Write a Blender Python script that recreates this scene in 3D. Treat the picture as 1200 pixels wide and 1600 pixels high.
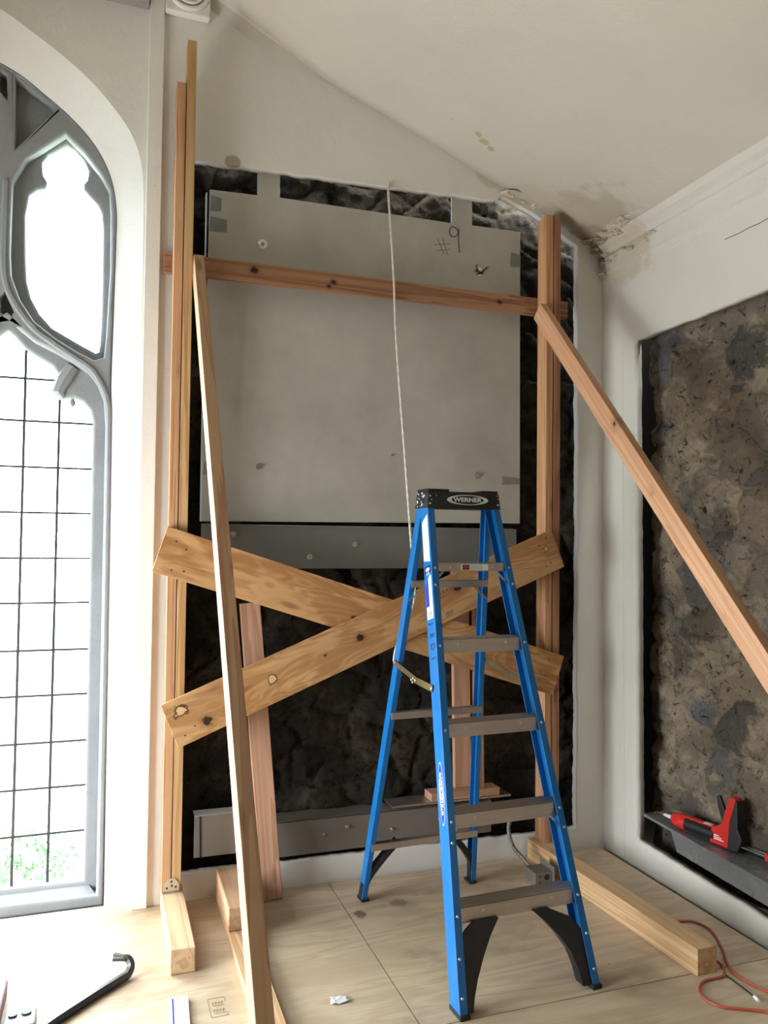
import bpy, bmesh, math, random
from mathutils import Vector, Matrix, noise
from math import sin, cos, radians, pi, sqrt
random.seed(7)
scene = bpy.context.scene
C = bpy.context.scene.collection
for o in list(bpy.data.objects): bpy.data.objects.remove(o)

# ------------------------------------------------------------------ camera, world, light
def look(yaw, pitch, roll, h):
    f = Vector((sin(yaw)*cos(pitch), cos(yaw)*cos(pitch), sin(pitch)))
    r = Vector((cos(yaw), -sin(yaw), 0)); u = r.cross(f)
    r2 = r*cos(roll)+u*sin(roll); u2 = -r*sin(roll)+u*cos(roll)
    return Matrix(((r2.x, u2.x, -f.x, 0), (r2.y, u2.y, -f.y, 0), (r2.z, u2.z, -f.z, h), (0, 0, 0, 1)))
cd = bpy.data.cameras.new('camera'); cam = bpy.data.objects.new('camera', cd); C.objects.link(cam)
cam.matrix_world = look(radians(19.046), radians(2.391), radians(0.4957), 1.55)
cd.sensor_fit = 'VERTICAL'; cd.sensor_height = 36.0; cd.lens = 1241.58/1600*36.0
cd.clip_start = 0.02; scene.camera = cam
vs = scene.view_settings
vs.view_transform = 'Standard'; vs.look = 'None'; vs.gamma = 1.0; vs.use_curve_mapping = False
vs.exposure = 0.09
SKY = 23.0
w = bpy.data.worlds.new('overcast_sky'); scene.world = w; w.use_nodes = True
bg = w.node_tree.nodes['Background']; bg.inputs[0].default_value = (0.89, 0.955, 1.0, 1); bg.inputs[1].default_value = SKY
def portal(name, loc, rot, sx, sy):
    l = bpy.data.lights.new(name, 'AREA'); l.shape = 'RECTANGLE'; l.size = sx; l.size_y = sy
    l.cycles.is_portal = True
    o = bpy.data.objects.new(name, l); C.objects.link(o); o.location = loc; o.rotation_euler = rot
portal('daylight_arched_window', (-0.84, 3.9, 1.85), (radians(-90), 0, 0), 2.0, 4.0)
# openings in the side wall, out of the photograph's frame
WLX = -1.85
SIDE_WINDOWS = [(1.8, 3.25, 0.05, 1.70)]     # y0, y1, z0, z1
for (a, b, z0, z1) in SIDE_WINDOWS:
    portal('daylight_side_window', (WLX-.05, (a+b)/2, (z0+z1)/2), (0, radians(-90), 0), z1-z0, b-a)

# ------------------------------------------------------------------ helpers
def tag(o, label=None, cat=None, group=None, kind=None):
    if label: o['label'] = label
    if cat: o['category'] = cat
    if group: o['group'] = group
    if kind: o['kind'] = kind
    return o
def link(name, me, mat=None, parent=None):
    o = bpy.data.objects.new(name, me); C.objects.link(o)
    if mat is not None: me.materials.append(mat)
    if parent is not None:
        o.parent = parent
    return o
def empty(name, loc, rz=0.0):
    o = bpy.data.objects.new(name, None); C.objects.link(o); o.location = loc; o.rotation_euler = (0, 0, rz)
    o.empty_display_size = 0.05
    return o
class MB:
    """collects shapes for one mesh"""
    def __init__(s): s.v = []; s.f = []
    def add(s, vs_, fs):
        n = len(s.v); s.v += [tuple(v) for v in vs_]; s.f += [tuple(i+n for i in f) for f in fs]; return s
    def box(s, x0, x1, y0, y1, z0, z1, m=None):
        v = [Vector((x, y, z)) for x in (x0, x1) for y in (y0, y1) for z in (z0, z1)]
        if m is not None: v = [m @ q for q in v]
        return s.add(v, [(0, 1, 3, 2), (4, 6, 7, 5), (0, 4, 5, 1), (2, 3, 7, 6), (0, 2, 6, 4), (1, 5, 7, 3)])
    def loft(s, rings, caps=True, closed=True):
        n = len(rings[0]); vv = []; ff = []
        for r in rings: vv += r
        for i in range(len(rings)-1):
            for j in range(n if closed else n-1):
                k = (j+1) % n
                ff.append((i*n+j, i*n+k, (i+1)*n+k, (i+1)*n+j))
        if caps:
            ff.append(tuple(reversed(range(n)))); ff.append(tuple((len(rings)-1)*n+j for j in range(n)))
        return s.add(vv, ff)
    def bar(s, p, q, a, b, ref=(0, 0, 1)):
        p = Vector(p); q = Vector(q); d = (q-p).normalized(); r = Vector(ref)
        x = d.cross(r)
        if x.length < 1e-4: x = d.cross(Vector((1, 0, 0)))
        x.normalize(); y = x.cross(d)
        ring = lambda c: [c+x*a/2+y*b/2, c-x*a/2+y*b/2, c-x*a/2-y*b/2, c+x*a/2-y*b/2]
        return s.loft([ring(p), ring(q)])
    def tube(s, pts, r, n=8, caps=True):
        pts = [Vector(p) for p in pts]; rings = []
        up = Vector((0.123, 0.31, 0.94)).normalized()
        for i, p in enumerate(pts):
            d = (pts[min(i+1, len(pts)-1)]-pts[max(i-1, 0)]).normalized()
            x = d.cross(up)
            if x.length < 1e-3: x = d.cross(Vector((1, 0, 0)))
            x.normalize(); y = x.cross(d); up = y
            rr = r[i] if isinstance(r, (list, tuple)) else r
            rings.append([p+(x*cos(2*pi*k/n)+y*sin(2*pi*k/n))*rr for k in range(n)])
        return s.loft(rings, caps)
    def cyl(s, p, q, r, n=16): return s.tube([p, q], r, n)
    def prism(s, poly, f0, f1):
        """poly: list of 2D points; f0,f1 map (a,b)->3D for the two faces"""
        return s.loft([[Vector(f0(*p)) for p in poly], [Vector(f1(*p)) for p in poly]])
    def mesh(s, name):
        me = bpy.data.meshes.new(name); me.from_pydata([tuple(v) for v in s.v], [], s.f)
        bm = bmesh.new(); bm.from_mesh(me); bmesh.ops.recalc_face_normals(bm, faces=bm.faces); bm.to_mesh(me); bm.free()
        return me
    def build(s, name, mat, parent=None, smooth=False, bevel=0.0, seg=2):
        me = s.mesh(name); o = link(name, me, mat, parent)
        if smooth:
            me.polygons.foreach_set('use_smooth', [True]*len(me.polygons))
            try: me.set_sharp_from_angle(angle=radians(40))
            except Exception: pass
        if bevel:
            b = o.modifiers.new('edge', 'BEVEL'); b.width = bevel; b.segments = seg; b.limit_method = 'ANGLE'
        return o
def smooth_path(pts, sub=6):
    P = [Vector(p) for p in pts]; out = []
    for i in range(len(P)-1):
        a = P[max(i-1, 0)]; b = P[i]; c = P[i+1]; d = P[min(i+2, len(P)-1)]
        for k in range(sub):
            t = k/sub
            out.append(0.5*((2*b)+(c-a)*t+(2*a-5*b+4*c-d)*t*t+(3*b-a-3*c+d)*t*t*t))
    out.append(P[-1]); return out
def sheet(name, outer, holes, d0, d1, frame, mat, parent=None, bevel=0.0, bres=1):
    """flat plate with holes: 2D outline extruded; frame(a,b,d)->3D"""
    cu = bpy.data.curves.new(name, 'CURVE'); cu.dimensions = '2D'; cu.fill_mode = 'BOTH'
    cu.extrude = abs(d1-d0)/2-bevel
    cu.bevel_depth = bevel; cu.bevel_resolution = bres; cu.offset = -bevel
    for poly in [outer]+holes:
        sp = cu.splines.new('POLY'); sp.points.add(len(poly)-1); sp.use_cyclic_u = True
        for i, (a, b) in enumerate(poly): sp.points[i].co = (a, b, 0, 1)
    t = bpy.data.objects.new('tmp', cu); C.objects.link(t)
    dg = bpy.context.evaluated_depsgraph_get(); me = bpy.data.meshes.new_from_object(t.evaluated_get(dg))
    bpy.data.objects.remove(t); bpy.data.curves.remove(cu)
    mid = (d0+d1)/2
    for v in me.vertices: v.co = Vector(frame(v.co.x, v.co.y, mid+v.co.z))
    bm = bmesh.new(); bm.from_mesh(me); bmesh.ops.remove_doubles(bm, verts=bm.verts, dist=1e-5)
    bmesh.ops.recalc_face_normals(bm, faces=bm.faces); bm.to_mesh(me); bm.free()
    me.name = name; me.materials.clear()
    return link(name, me, mat, parent)
def text_mesh(name, body, size, mat, m, parent=None, depth=0.0006, fat=0.0, spacing=1.0, ax=1.0):
    cu = bpy.data.curves.new(name, 'FONT'); cu.body = body; cu.size = size; cu.extrude = depth; cu.offset = fat
    cu.align_x = 'CENTER'; cu.align_y = 'CENTER'; cu.space_character = spacing
    t = bpy.data.objects.new('tmp', cu); C.objects.link(t)
    dg = bpy.context.evaluated_depsgraph_get(); me = bpy.data.meshes.new_from_object(t.evaluated_get(dg))
    bpy.data.objects.remove(t); bpy.data.curves.remove(cu)
    for v in me.vertices: v.co = m @ Vector((v.co.x*ax, v.co.y, v.co.z))
    me.name = name; me.materials.clear()
    return link(name, me, mat, parent)
def resample(poly, step=0.03, jit=0.0, seed=0):
    out = []; n = len(poly)
    for i in range(n):
        a = Vector(poly[i]+(0,)); b = Vector(poly[(i+1) % n]+(0,)); L = (b-a).length
        k = max(1, int(L/step)); nrm = Vector((-(b-a).y, (b-a).x, 0)).normalized()
        for j in range(k):
            p = a.lerp(b, j/k)
            off = noise.noise(Vector((p.x*14+seed, p.y*14, seed)))*jit + noise.noise(Vector((p.x*60+seed, p.y*60, seed)))*jit*.6
            p = p+nrm*off
            out.append((p.x, p.y))
    return out

# ------------------------------------------------------------------ materials
def mat(name):
    m = bpy.data.materials.new(name); m.use_nodes = True
    return m, m.node_tree, m.node_tree.nodes['Principled BSDF']
def N(nt, t, **kw):
    n = nt.nodes.new(t)
    for k, v in kw.items(): setattr(n, k, v)
    return n
def rgb(c): return (c[0], c[1], c[2], 1)
def ramp(nt, fac, stops):
    r = N(nt, 'ShaderNodeValToRGB'); e = r.color_ramp.elements
    while len(e) < len(stops): e.new(0.5)
    for el, (p, c) in zip(e, stops): el.position = p; el.color = rgb(c)
    nt.links.new(fac, r.inputs[0]); return r.outputs[0]
def mixc(nt, fac, a, b, mode='MIX'):
    m = N(nt, 'ShaderNodeMix', data_type='RGBA', blend_type=mode)
    for sock, val in ((m.inputs[0], fac), (m.inputs[6], a), (m.inputs[7], b)):
        if hasattr(val, 'is_output'): nt.links.new(val, sock)
        elif isinstance(val, (int, float)): sock.default_value = val
        else: sock.default_value = rgb(val)
    return m.outputs[2]
def noise_n(nt, vec, scale, detail=4, rough=.55, dist=0):
    n = N(nt, 'ShaderNodeTexNoise'); n.inputs['Scale'].default_value = scale; n.inputs['Detail'].default_value = detail
    n.inputs['Roughness'].default_value = rough; n.inputs['Distortion'].default_value = dist
    nt.links.new(vec, n.inputs['Vector']); return n.outputs[0]
def mapping(nt, vec, scale=(1, 1, 1), loc=(0, 0, 0)):
    m = N(nt, 'ShaderNodeMapping'); m.inputs['Scale'].default_value = scale; m.inputs['Location'].default_value = loc
    nt.links.new(vec, m.inputs[0]); return m.outputs[0]
def maprange(nt, v, a, b, c=0.0, d=1.0):
    m = N(nt, 'ShaderNodeMapRange', interpolation_type='SMOOTHSTEP'); nt.links.new(v, m.inputs[0])
    for i, x in enumerate((a, b, c, d)): m.inputs[i+1].default_value = x
    return m.outputs[0]
def math_n(nt, op, a, b=None):
    m = N(nt, 'ShaderNodeMath', operation=op)
    for i, x in enumerate((a, b)):
        if x is None: continue
        if hasattr(x, 'is_output'): nt.links.new(x, m.inputs[i])
        else: m.inputs[i].default_value = x
    return m.outputs[0]
def bump(nt, h, bsdf, strength=.3, dist=.01):
    b = N(nt, 'ShaderNodeBump'); b.inputs['Strength'].default_value = strength; b.inputs['Distance'].default_value = dist
    nt.links.new(h, b.inputs['Height']); nt.links.new(b.outputs[0], bsdf.inputs['Normal'])
def spot(nt, vec, loc, r, wobble=None, sc=(1, 1, 1)):
    v = N(nt, 'ShaderNodeVectorMath', operation='SUBTRACT'); nt.links.new(vec, v.inputs[0]); v.inputs[1].default_value = loc
    s = N(nt, 'ShaderNodeVectorMath', operation='MULTIPLY'); nt.links.new(v.outputs[0], s.inputs[0]); s.inputs[1].default_value = sc
    l = N(nt, 'ShaderNodeVectorMath', operation='LENGTH'); nt.links.new(s.outputs[0], l.inputs[0])
    d = l.outputs['Value']
    if wobble is not None: d = math_n(nt, 'ADD', d, math_n(nt, 'MULTIPLY', math_n(nt, 'SUBTRACT', wobble, .5), r*2.0))
    return d
def plain(name, c, rough=.5, metal=0.0, nz=0.0, nscale=30):
    m, nt, b = mat(name)
    b.inputs['Roughness'].default_value = rough; b.inputs['Metallic'].default_value = metal
    tc = N(nt, 'ShaderNodeTexCoord'); nn = noise_n(nt, tc.outputs['Object'], nscale)
    if nz > 0:
        col = ramp(nt, nn, [(.3, [x*(1-nz) for x in c]), (.7, [min(1, x*(1+nz)) for x in c])]); nt.links.new(col, b.inputs['Base Color'])
    else: b.inputs['Base Color'].default_value = rgb(c)
    return m
def wood(name, light, dark, knots=(), plugs=(), ply=False, rough=.6, sc=1.0, darkknot=(.035, .015, .007)):
    m, nt, b = mat(name); tc = N(nt, 'ShaderNodeTexCoord'); oi = N(nt, 'ShaderNodeObjectInfo')
    vec = tc.outputs['Object']
    off = N(nt, 'ShaderNodeVectorMath', operation='ADD'); nt.links.new(vec, off.inputs[0])
    cmb = N(nt, 'ShaderNodeCombineXYZ')
    for i, k in enumerate((37.0, 11.0, 23.0)): nt.links.new(math_n(nt, 'MULTIPLY', oi.outputs['Random'], k), cmb.inputs[i])
    nt.links.new(cmb.outputs[0], off.inputs[1]); v2 = off.outputs[0]
    if ply:
        base = noise_n(nt, mapping(nt, v2, (1.9*sc, 7*sc, 7*sc)), 1.0, 2, .5, 1.6)
        bands = math_n(nt, 'FRACT', math_n(nt, 'MULTIPLY', base, 7.0))
        bands = math_n(nt, 'ABSOLUTE', math_n(nt, 'SUBTRACT', bands, .5))
        g = maprange(nt, bands, .05, .5)
        blotch = noise_n(nt, mapping(nt, v2, (2.5*sc, 9*sc, 9*sc)), 1.0, 3, .5, .6)
        blotch = maprange(nt, blotch, .42, .6)
        g = math_n(nt, 'ADD', math_n(nt, 'MULTIPLY', g, .4), math_n(nt, 'MULTIPLY', blotch, .6))
    else:
        base = noise_n(nt, mapping(nt, v2, (.55*sc, 16*sc, 16*sc)), 1.0, 3, .5, .6)
        bands = math_n(nt, 'FRACT', math_n(nt, 'MULTIPLY', base, 5.0))
        g = maprange(nt, bands, 0.0, .9)
    fine = noise_n(nt, mapping(nt, v2, (5, 230, 230)), 1.0, 2, .6)
    g = math_n(nt, 'ADD', math_n(nt, 'MULTIPLY', g, .72), math_n(nt, 'MULTIPLY', fine, .28))
    big = noise_n(nt, mapping(nt, v2, (1.3, 4, 4)), 1.0, 2)
    col = ramp(nt, g, [(.28, dark), (.68, light)] if ply else [(.18, dark), (.8, light)])
    col = mixc(nt, maprange(nt, big, .35, .7, 0, .35), col, [x*.72 for x in light])
    wob = noise_n(nt, vec, 40, 2)
    for (x, y, z, r) in knots:
        d = spot(nt, vec, (x, y, z), r, wob, (.75, 1, 1))
        col = mixc(nt, maprange(nt, d, r*.9, r*2.6, .5, 0), col, [q*.55 for q in dark])
        col = mixc(nt, maprange(nt, d, r*.7, r*1.2, 1, 0), col, darkknot)
    for (x, y, z, r) in plugs:
        d = spot(nt, vec, (x, y, z), r, wob, (1, 1, 1))
        col = mixc(nt, maprange(nt, d, r*1.15, r*1.5, 1, 0), col, (.08, .035, .015))
        col = mixc(nt, maprange(nt, d, r*.8, r*1.05, 1, 0), col, (.62, .40, .20))
    # scattered small knots
    vo = N(nt, 'ShaderNodeTexVoronoi'); vo.inputs['Scale'].default_value = 1.0
    nt.links.new(mapping(nt, v2, (2.4, 9, 9)), vo.inputs['Vector'])
    col = mixc(nt, maprange(nt, vo.outputs['Distance'], .05, .16, .7, 0), col, (.2, .09, .04))
    nt.links.new(col, b.inputs['Base Color']); b.inputs['Roughness'].default_value = rough
    b.inputs['Specular IOR Level'].default_value = .3
    bump(nt, fine, b, .15, .002)
    return m
FIR = wood('fir_lumber_orange', (.56, .31, .165), (.40, .185, .085))
FIR2 = wood('fir_lumber_golden', (.58, .36, .175), (.43, .23, .09))
FIRRED = wood('fir_lumber_red', (.43, .215, .12), (.26, .115, .055))
FIRPINK = wood('fir_lumber_pink', (.53, .31, .205), (.41, .215, .13))
FIRPALE = wood('fir_lumber_pale', (.66, .44, .26), (.48, .27, .13))
FIRL = wood('fir_shore_straight', (.60, .37, .225), (.45, .24, .135))
PINE = wood('pine_timber', (.62, .41, .22), (.46, .28, .14))

def plaster(name, c, spots=(), cracks=.0, smallspots=True, extra=None):
    m, nt, b = mat(name); tc = N(nt, 'ShaderNodeTexCoord'); vec = tc.outputs['Object']
    n1 = noise_n(nt, vec, 1.3, 5, .6); n2 = noise_n(nt, vec, 9, 5, .65); n3 = noise_n(nt, vec, 70, 3)
    col = ramp(nt, n1, [(.3, [x*.93 for x in c]), (.7, [min(1, x*1.04) for x in c])])
    col = mixc(nt, maprange(nt, n2, .58, .78, 0, .35), col, [c[0]*.86, c[1]*.83, c[2]*.76])
    for (loc, r, cc, sc, k) in spots:
        d = spot(nt, vec, loc, r, n2, sc)
        col = mixc(nt, maprange(nt, d, r*.75, r*1.2, k, 0), col, cc)
    if smallspots:
        vo = N(nt, 'ShaderNodeTexVoronoi'); vo.inputs['Scale'].default_value = 5.5; nt.links.new(vec, vo.inputs['Vector'])
        col = mixc(nt, maprange(nt, vo.outputs['Distance'], .012, .03, .45, 0), col, [x*.35 for x in c])
    nt.links.new(col, b.inputs['Base Color']); b.inputs['Roughness'].default_value = .72
    b.inputs['Specular IOR Level'].default_value = .35
    h = math_n(nt, 'ADD', n2, math_n(nt, 'MULTIPLY', n3, .25)); bump(nt, h, b, .22, .012)
    return m
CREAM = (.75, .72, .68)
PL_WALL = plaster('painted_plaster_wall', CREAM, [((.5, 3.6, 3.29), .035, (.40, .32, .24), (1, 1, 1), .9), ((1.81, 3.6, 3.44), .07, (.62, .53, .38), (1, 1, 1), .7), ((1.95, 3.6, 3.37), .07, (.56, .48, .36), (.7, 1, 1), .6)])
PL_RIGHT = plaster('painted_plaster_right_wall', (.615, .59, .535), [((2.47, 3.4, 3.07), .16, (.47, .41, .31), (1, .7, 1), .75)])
PL_REVEAL = plaster('white_plaster_reveal', (.73, .73, .72), smallspots=False)
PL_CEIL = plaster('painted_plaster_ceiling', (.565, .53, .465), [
    ((1.483, 3.359, 3.606), .020, (.42, .34, .22), (1, 1, .3), .95), ((1.615, 3.342, 3.55), .020, (.42, .34, .22), (.8, 1, .3), .95), ((1.655, 3.365, 3.534), .022, (.42, .34, .22), (1, 1, .3), .95), ((1.70, 3.385, 3.515), .020, (.42, .34, .22), (1, 1, .3), .95),
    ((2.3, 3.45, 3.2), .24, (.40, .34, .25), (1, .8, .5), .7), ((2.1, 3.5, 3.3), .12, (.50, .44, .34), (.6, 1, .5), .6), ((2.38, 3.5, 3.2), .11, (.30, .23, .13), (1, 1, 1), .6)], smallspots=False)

def stone_mat(name, mortar, stones, dirt, k):
    m, nt, b = mat(name); tc = N(nt, 'ShaderNodeTexCoord'); vec = tc.outputs['Object']
    at = N(nt, 'ShaderNodeAttribute', attribute_name='mortar')
    idn = N(nt, 'ShaderNodeAttribute', attribute_name='stone_id')
    n1 = noise_n(nt, vec, 5, 8, .7, .6); n2 = noise_n(nt, vec, 17, 9, .78, .5); n3 = noise_n(nt, vec, 2.0, 4, .6)
    sc = ramp(nt, idn.outputs['Fac'], stones)
    sc = mixc(nt, maprange(nt, n2, .4, .7, 0, .6), sc, mixc(nt, .5, sc, dirt))
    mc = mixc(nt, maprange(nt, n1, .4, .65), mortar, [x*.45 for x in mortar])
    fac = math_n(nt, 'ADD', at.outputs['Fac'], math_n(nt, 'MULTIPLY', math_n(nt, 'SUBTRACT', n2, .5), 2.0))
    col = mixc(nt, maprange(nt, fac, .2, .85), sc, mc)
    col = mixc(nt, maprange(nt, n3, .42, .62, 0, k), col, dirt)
    pits = noise_n(nt, vec, 21, 7, .78, .8); p2 = noise_n(nt, vec, 60, 4, .7)
    col = mixc(nt, maprange(nt, pits, .36, .46, .9, 0), col, (.012, .010, .008))
    col = mixc(nt, maprange(nt, p2, .58, .75, 0, .35), col, [min(1, x*1.5) for x in mortar])
    nt.links.new(col, b.inputs['Base Color']); b.inputs['Roughness'].default_value = .85
    b.inputs['Specular IOR Level'].default_value = .06
    h = math_n(nt, 'ADD', n1, math_n(nt, 'MULTIPLY', n2, .5)); bump(nt, h, b, .9, .03)
    return m
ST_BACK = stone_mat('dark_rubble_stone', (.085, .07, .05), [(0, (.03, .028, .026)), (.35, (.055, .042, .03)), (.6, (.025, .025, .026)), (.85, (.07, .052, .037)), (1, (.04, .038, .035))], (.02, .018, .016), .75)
ST_RIGHT = stone_mat('mortared_rubble_stone', (.37, .30, .215), [(0, (.10, .10, .105)), (.3, (.25, .19, .13)), (.55, (.07, .065, .06)), (.8, (.20, .17, .14)), (1, (.12, .125, .14))], (.10, .085, .07), .4)

def ladder_blue():
    m, nt, b = mat('blue_fibreglass'); tc = N(nt, 'ShaderNodeTexCoord')
    n = noise_n(nt, mapping(nt, tc.outputs['Object'], (40, 40, 6)), 1.0, 4)
    col = ramp(nt, n, [(.3, (.004, .115, .36)), (.75, (.008, .165, .47))])
    s = noise_n(nt, tc.outputs['Object'], 38, 5, .7); col = mixc(nt, maprange(nt, s, .68, .74, 0, .5), col, (.35, .5, .6))
    nt.links.new(col, b.inputs['Base Color']); b.inputs['Roughness'].default_value = .34
    return m
BLUE = ladder_blue()
def metal(name, c, rough=.4, streak=(2, 2, 40), met=1.0, spec=.5):
    m, nt, b = mat(name); tc = N(nt, 'ShaderNodeTexCoord')
    n = noise_n(nt, mapping(nt, tc.outputs['Object'], streak), 1.0, 4); n2 = noise_n(nt, tc.outputs['Object'], 3.0, 5, .65)
    col = ramp(nt, math_n(nt, 'ADD', math_n(nt, 'MULTIPLY', n, .35), math_n(nt, 'MULTIPLY', n2, .65)), [(.32, [x*.78 for x in c]), (.68, [min(1, x*1.12) for x in c])])
    nt.links.new(col, b.inputs['Base Color']); b.inputs['Metallic'].default_value = met
    r = maprange(nt, n2, .3, .7, rough*.8, min(1, rough*1.25)); nt.links.new(r, b.inputs['Roughness'])
    return m
ALU = metal('dull_aluminium', (.56, .50, .46), .42, (6, 80, 80))
ZINC = metal('bright_zinc', (.75, .74, .72), .3, (20, 20, 20))
GALV = metal('coated_grey_panel', (.44, .415, .37), .55, (1.2, 1, 1.5), .0)
STEEL = metal('steel_flashing', (.24, .235, .22), .5, (1.5, 1, 1.5), .35)
STEELD = metal('dark_steel_angle', (.20, .175, .15), .5, (1.5, 1, 1.5), .3)
STEELR = metal('blue_grey_steel', (.24, .245, .25), .30, (1.5, 1, 1.5), .35)
TAPE = plain('grey_tape', (.20, .20, .20), .5, 0, .1)
BLACKP = plain('black_plastic', (.012, .012, .013), .42, 0, .2)
RUBBER = plain('black_rubber', (.01, .01, .01), .7)
WHITEL = plain('white_label', (.80, .81, .82), .45, 0, .04)
WHITEP = plain('white_paint', (.62, .64, .64), .5)
SILVERP = plain('silver_print', (.66, .67, .66), .4)
GREYPRINT = plain('grey_print', (.38, .40, .43), .5)
BLUEP = plain('dark_blue_print', (.01, .03, .42), .4)
NAVY = plain('navy_print', (.012, .02, .12), .4)
INK = plain('black_marker', (.01, .012, .02), .5)
PENCIL = plain('brown_marker', (.06, .045, .04), .6)
REDP = plain('red_plastic', (.58, .022, .018), .32, 0, .05)
REDL = plain('red_print', (.45, .03, .04), .4)
BRASS = metal('brassy_steel', (.20, .15, .075), .45, (20, 20, 20), .7)
ORANGE = plain('orange_cord', (.40, .075, .035), .45)
ROPE = plain('white_rope', (.60, .56, .48), .8, 0, .15, 300)
GREENINK = plain('dark_green_paint', (.02, .05, .03), .5)
SEAM = plain('dark_gap', (.03, .022, .015), .9)
def lime(name, c):
    m, nt, b = mat(name); tc = N(nt, 'ShaderNodeTexCoord'); v = tc.outputs['Object']
    n = noise_n(nt, v, 6, 7, .7); col = ramp(nt, n, [(.3, [x*.8 for x in c]), (.7, c)])
    nt.links.new(col, b.inputs['Base Color']); b.inputs['Roughness'].default_value = .8; bump(nt, noise_n(nt, v, 60, 4), b, .25, .006)
    return m
LIME = lime('grey_limestone', (.29, .305, .32))

def plyfloor():
    m, nt, b = mat('plywood_deck'); tc = N(nt, 'ShaderNodeTexCoord'); v = tc.outputs['Object']
    base = noise_n(nt, mapping(nt, v, (1.1, 5.5, 1)), 1.0, 3, .5, 1.0)
    bands = math_n(nt, 'ABSOLUTE', math_n(nt, 'SUBTRACT', math_n(nt, 'FRACT', math_n(nt, 'MULTIPLY', base, 6.0)), .5))
    fine = noise_n(nt, mapping(nt, v, (4, 130, 1)), 1.0, 2)
    g = math_n(nt, 'ADD', math_n(nt, 'MULTIPLY', maprange(nt, bands, 0, .5), .4), math_n(nt, 'MULTIPLY', fine, .6))
    col = ramp(nt, g, [(.2, (.46, .345, .23)), (.8, (.58, .46, .325))])
    dirt = noise_n(nt, v, 2.2, 6, .65); col = mixc(nt, maprange(nt, dirt, .5, .72, 0, .6), col, (.27, .2, .13))
    d2 = noise_n(nt, v, 30, 3, .6); col = mixc(nt, maprange(nt, d2, .72, .78, 0, .8), col, (.08, .055, .035))
    for (x, y, r, c, sx, k) in [(1.22, 3.3, .035, (.10, .09, .055), 1, .6), (2.21, 3.2, .03, (.09, .05, .025), .6, .9), (2.1, 3.33, .05, (.2, .13, .08), .6, .6), (1.03, 3.25, .02, (.1, .07, .05), .5, .8)]:
        d = spot(nt, v, (x, y, 0), r, d2, (1, sx, 1)); col = mixc(nt, maprange(nt, d, r*.7, r*1.3, k, 0), col, c)
    nt.links.new(col, b.inputs['Base Color']); b.inputs['Roughness'].default_value = .5
    b.inputs['Specular IOR Level'].default_value = .4; bump(nt, fine, b, .1, .002)
    return m
DECK = plyfloor()

# ------------------------------------------------------------------ the setting
S = dict(kind='structure')
# plywood deck: sheets with open joints over a dark subfloor
fl = MB(); g = .0022
for (x0, x1, y0, y1) in [(-2.7, .985-g, -1.9, 3.66), (.985+g, 2.435, 2.428+g, 3.585), (.985+g, 2.435, -1.9, 2.428-g)]:
    fl.box(x0, x1, y0, y1, -.019, 0)
tag(fl.build('floor', DECK), kind='structure')
tag(MB().box(-2.8, 2.7, -2, 3.9, -.08, -.0195).build('subfloor', SEAM), kind='structure')

# ceiling profile (x,z) rising from the right wall
CP = [(2.60, 3.115), (2.487, 3.168), (2.115, 3.339), (1.78, 3.482), (1.4, 3.64), (1.0, 3.79), (.606, 3.985), (.3, 4.15), (0.0, 4.30), (-.3, 4.43), (-.8, 4.52), (-2.8, 4.52)]
nY = 60
def prof_pts():
    P = smooth_path([(x, 0, z) for x, z in CP], 5); return [(p.x, p.z) for p in P]
PP = prof_pts()
def ceil_z(x):
    for i in range(len(PP)-1):
        if PP[i+1][0] <= x <= PP[i][0]:
            t = (x-PP[i][0])/(PP[i+1][0]-PP[i][0]); return PP[i][1]+t*(PP[i+1][1]-PP[i][1])
    return PP[-1][1]
vv = []; ff = []
for i in range(nY+1):
    y = 3.62-i*(3.62+2.0)/nY
    for (x, z) in PP: vv.append((x, y, z+noise.noise(Vector((x*1.5, y*1.5, 3)))*.008))
n = len(PP)
for i in range(nY):
    for j in range(n-1): ff.append((i*n+j, i*n+j+1, (i+1)*n+j+1, (i+1)*n+j))
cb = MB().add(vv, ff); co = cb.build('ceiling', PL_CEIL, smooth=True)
sm = co.modifiers.new('t', 'SOLIDIFY'); sm.thickness = .05; sm.offset = 1
tag(co, kind='structure')
if co.data.polygons[0].normal.z > 0:
    co.data.flip_normals()

# wall_back with the stone recess and the arched window opening
FY = lambda a, b, d: (a, d, b)
ARCH_R = [(-0.84, 3.93), (-0.66, 3.865), (-0.482, 3.787), (-0.356, 3.715), (-0.226, 3.632), (-0.11, 3.541), (-0.01, 3.435), (0.055, 3.342), (0.093, 3.240), (0.108, 3.12), (0.112, 2.9), (.114, 2.2)]
AR = [(p.x, p.z) for p in smooth_path([(x, 0, z) for x, z in ARCH_R], 5)] + [(.119, -.02)]
AR_L = [(-1.68-x, z) for x, z in reversed(AR)][:-1]
ROOM_ARCH = AR_L+AR
STN = [(-0.84, 3.735), (-0.66, 3.69), (-0.489, 3.613), (-0.403, 3.572), (-0.315, 3.512), (-0.226, 3.447), (-0.135, 3.362), (-0.07, 3.275), (-0.022, 3.165), (0.000, 3.031), (0.001, 2.865), (-.006, 2.253)]
SN = [(p.x, p.z) for p in smooth_path([(x, 0, z) for x, z in STN], 5)] + [(.012, -.02)]
STONE_ARCH = [(-1.68-x, z) for x, z in reversed(SN)][:-1]+SN
recess = [(.262, .118), (.62, .112), (1.32, .109), (2.028, .098), (2.310, .107), (2.322, 1.6), (2.320, 3.076), (2.320, 3.145), (2.096, 3.268), (1.868, 3.35), (1.835, 3.322), (1.228, 3.301), (.663, 3.287), (.5, 3.281), (.262, 3.272)]
rec_j = resample(recess, .018, .006, 3)
outer = [(-2.7, -.03), (2.49, -.03)]+[(x, z+.03) for x, z in PP if x < 2.5]
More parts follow.
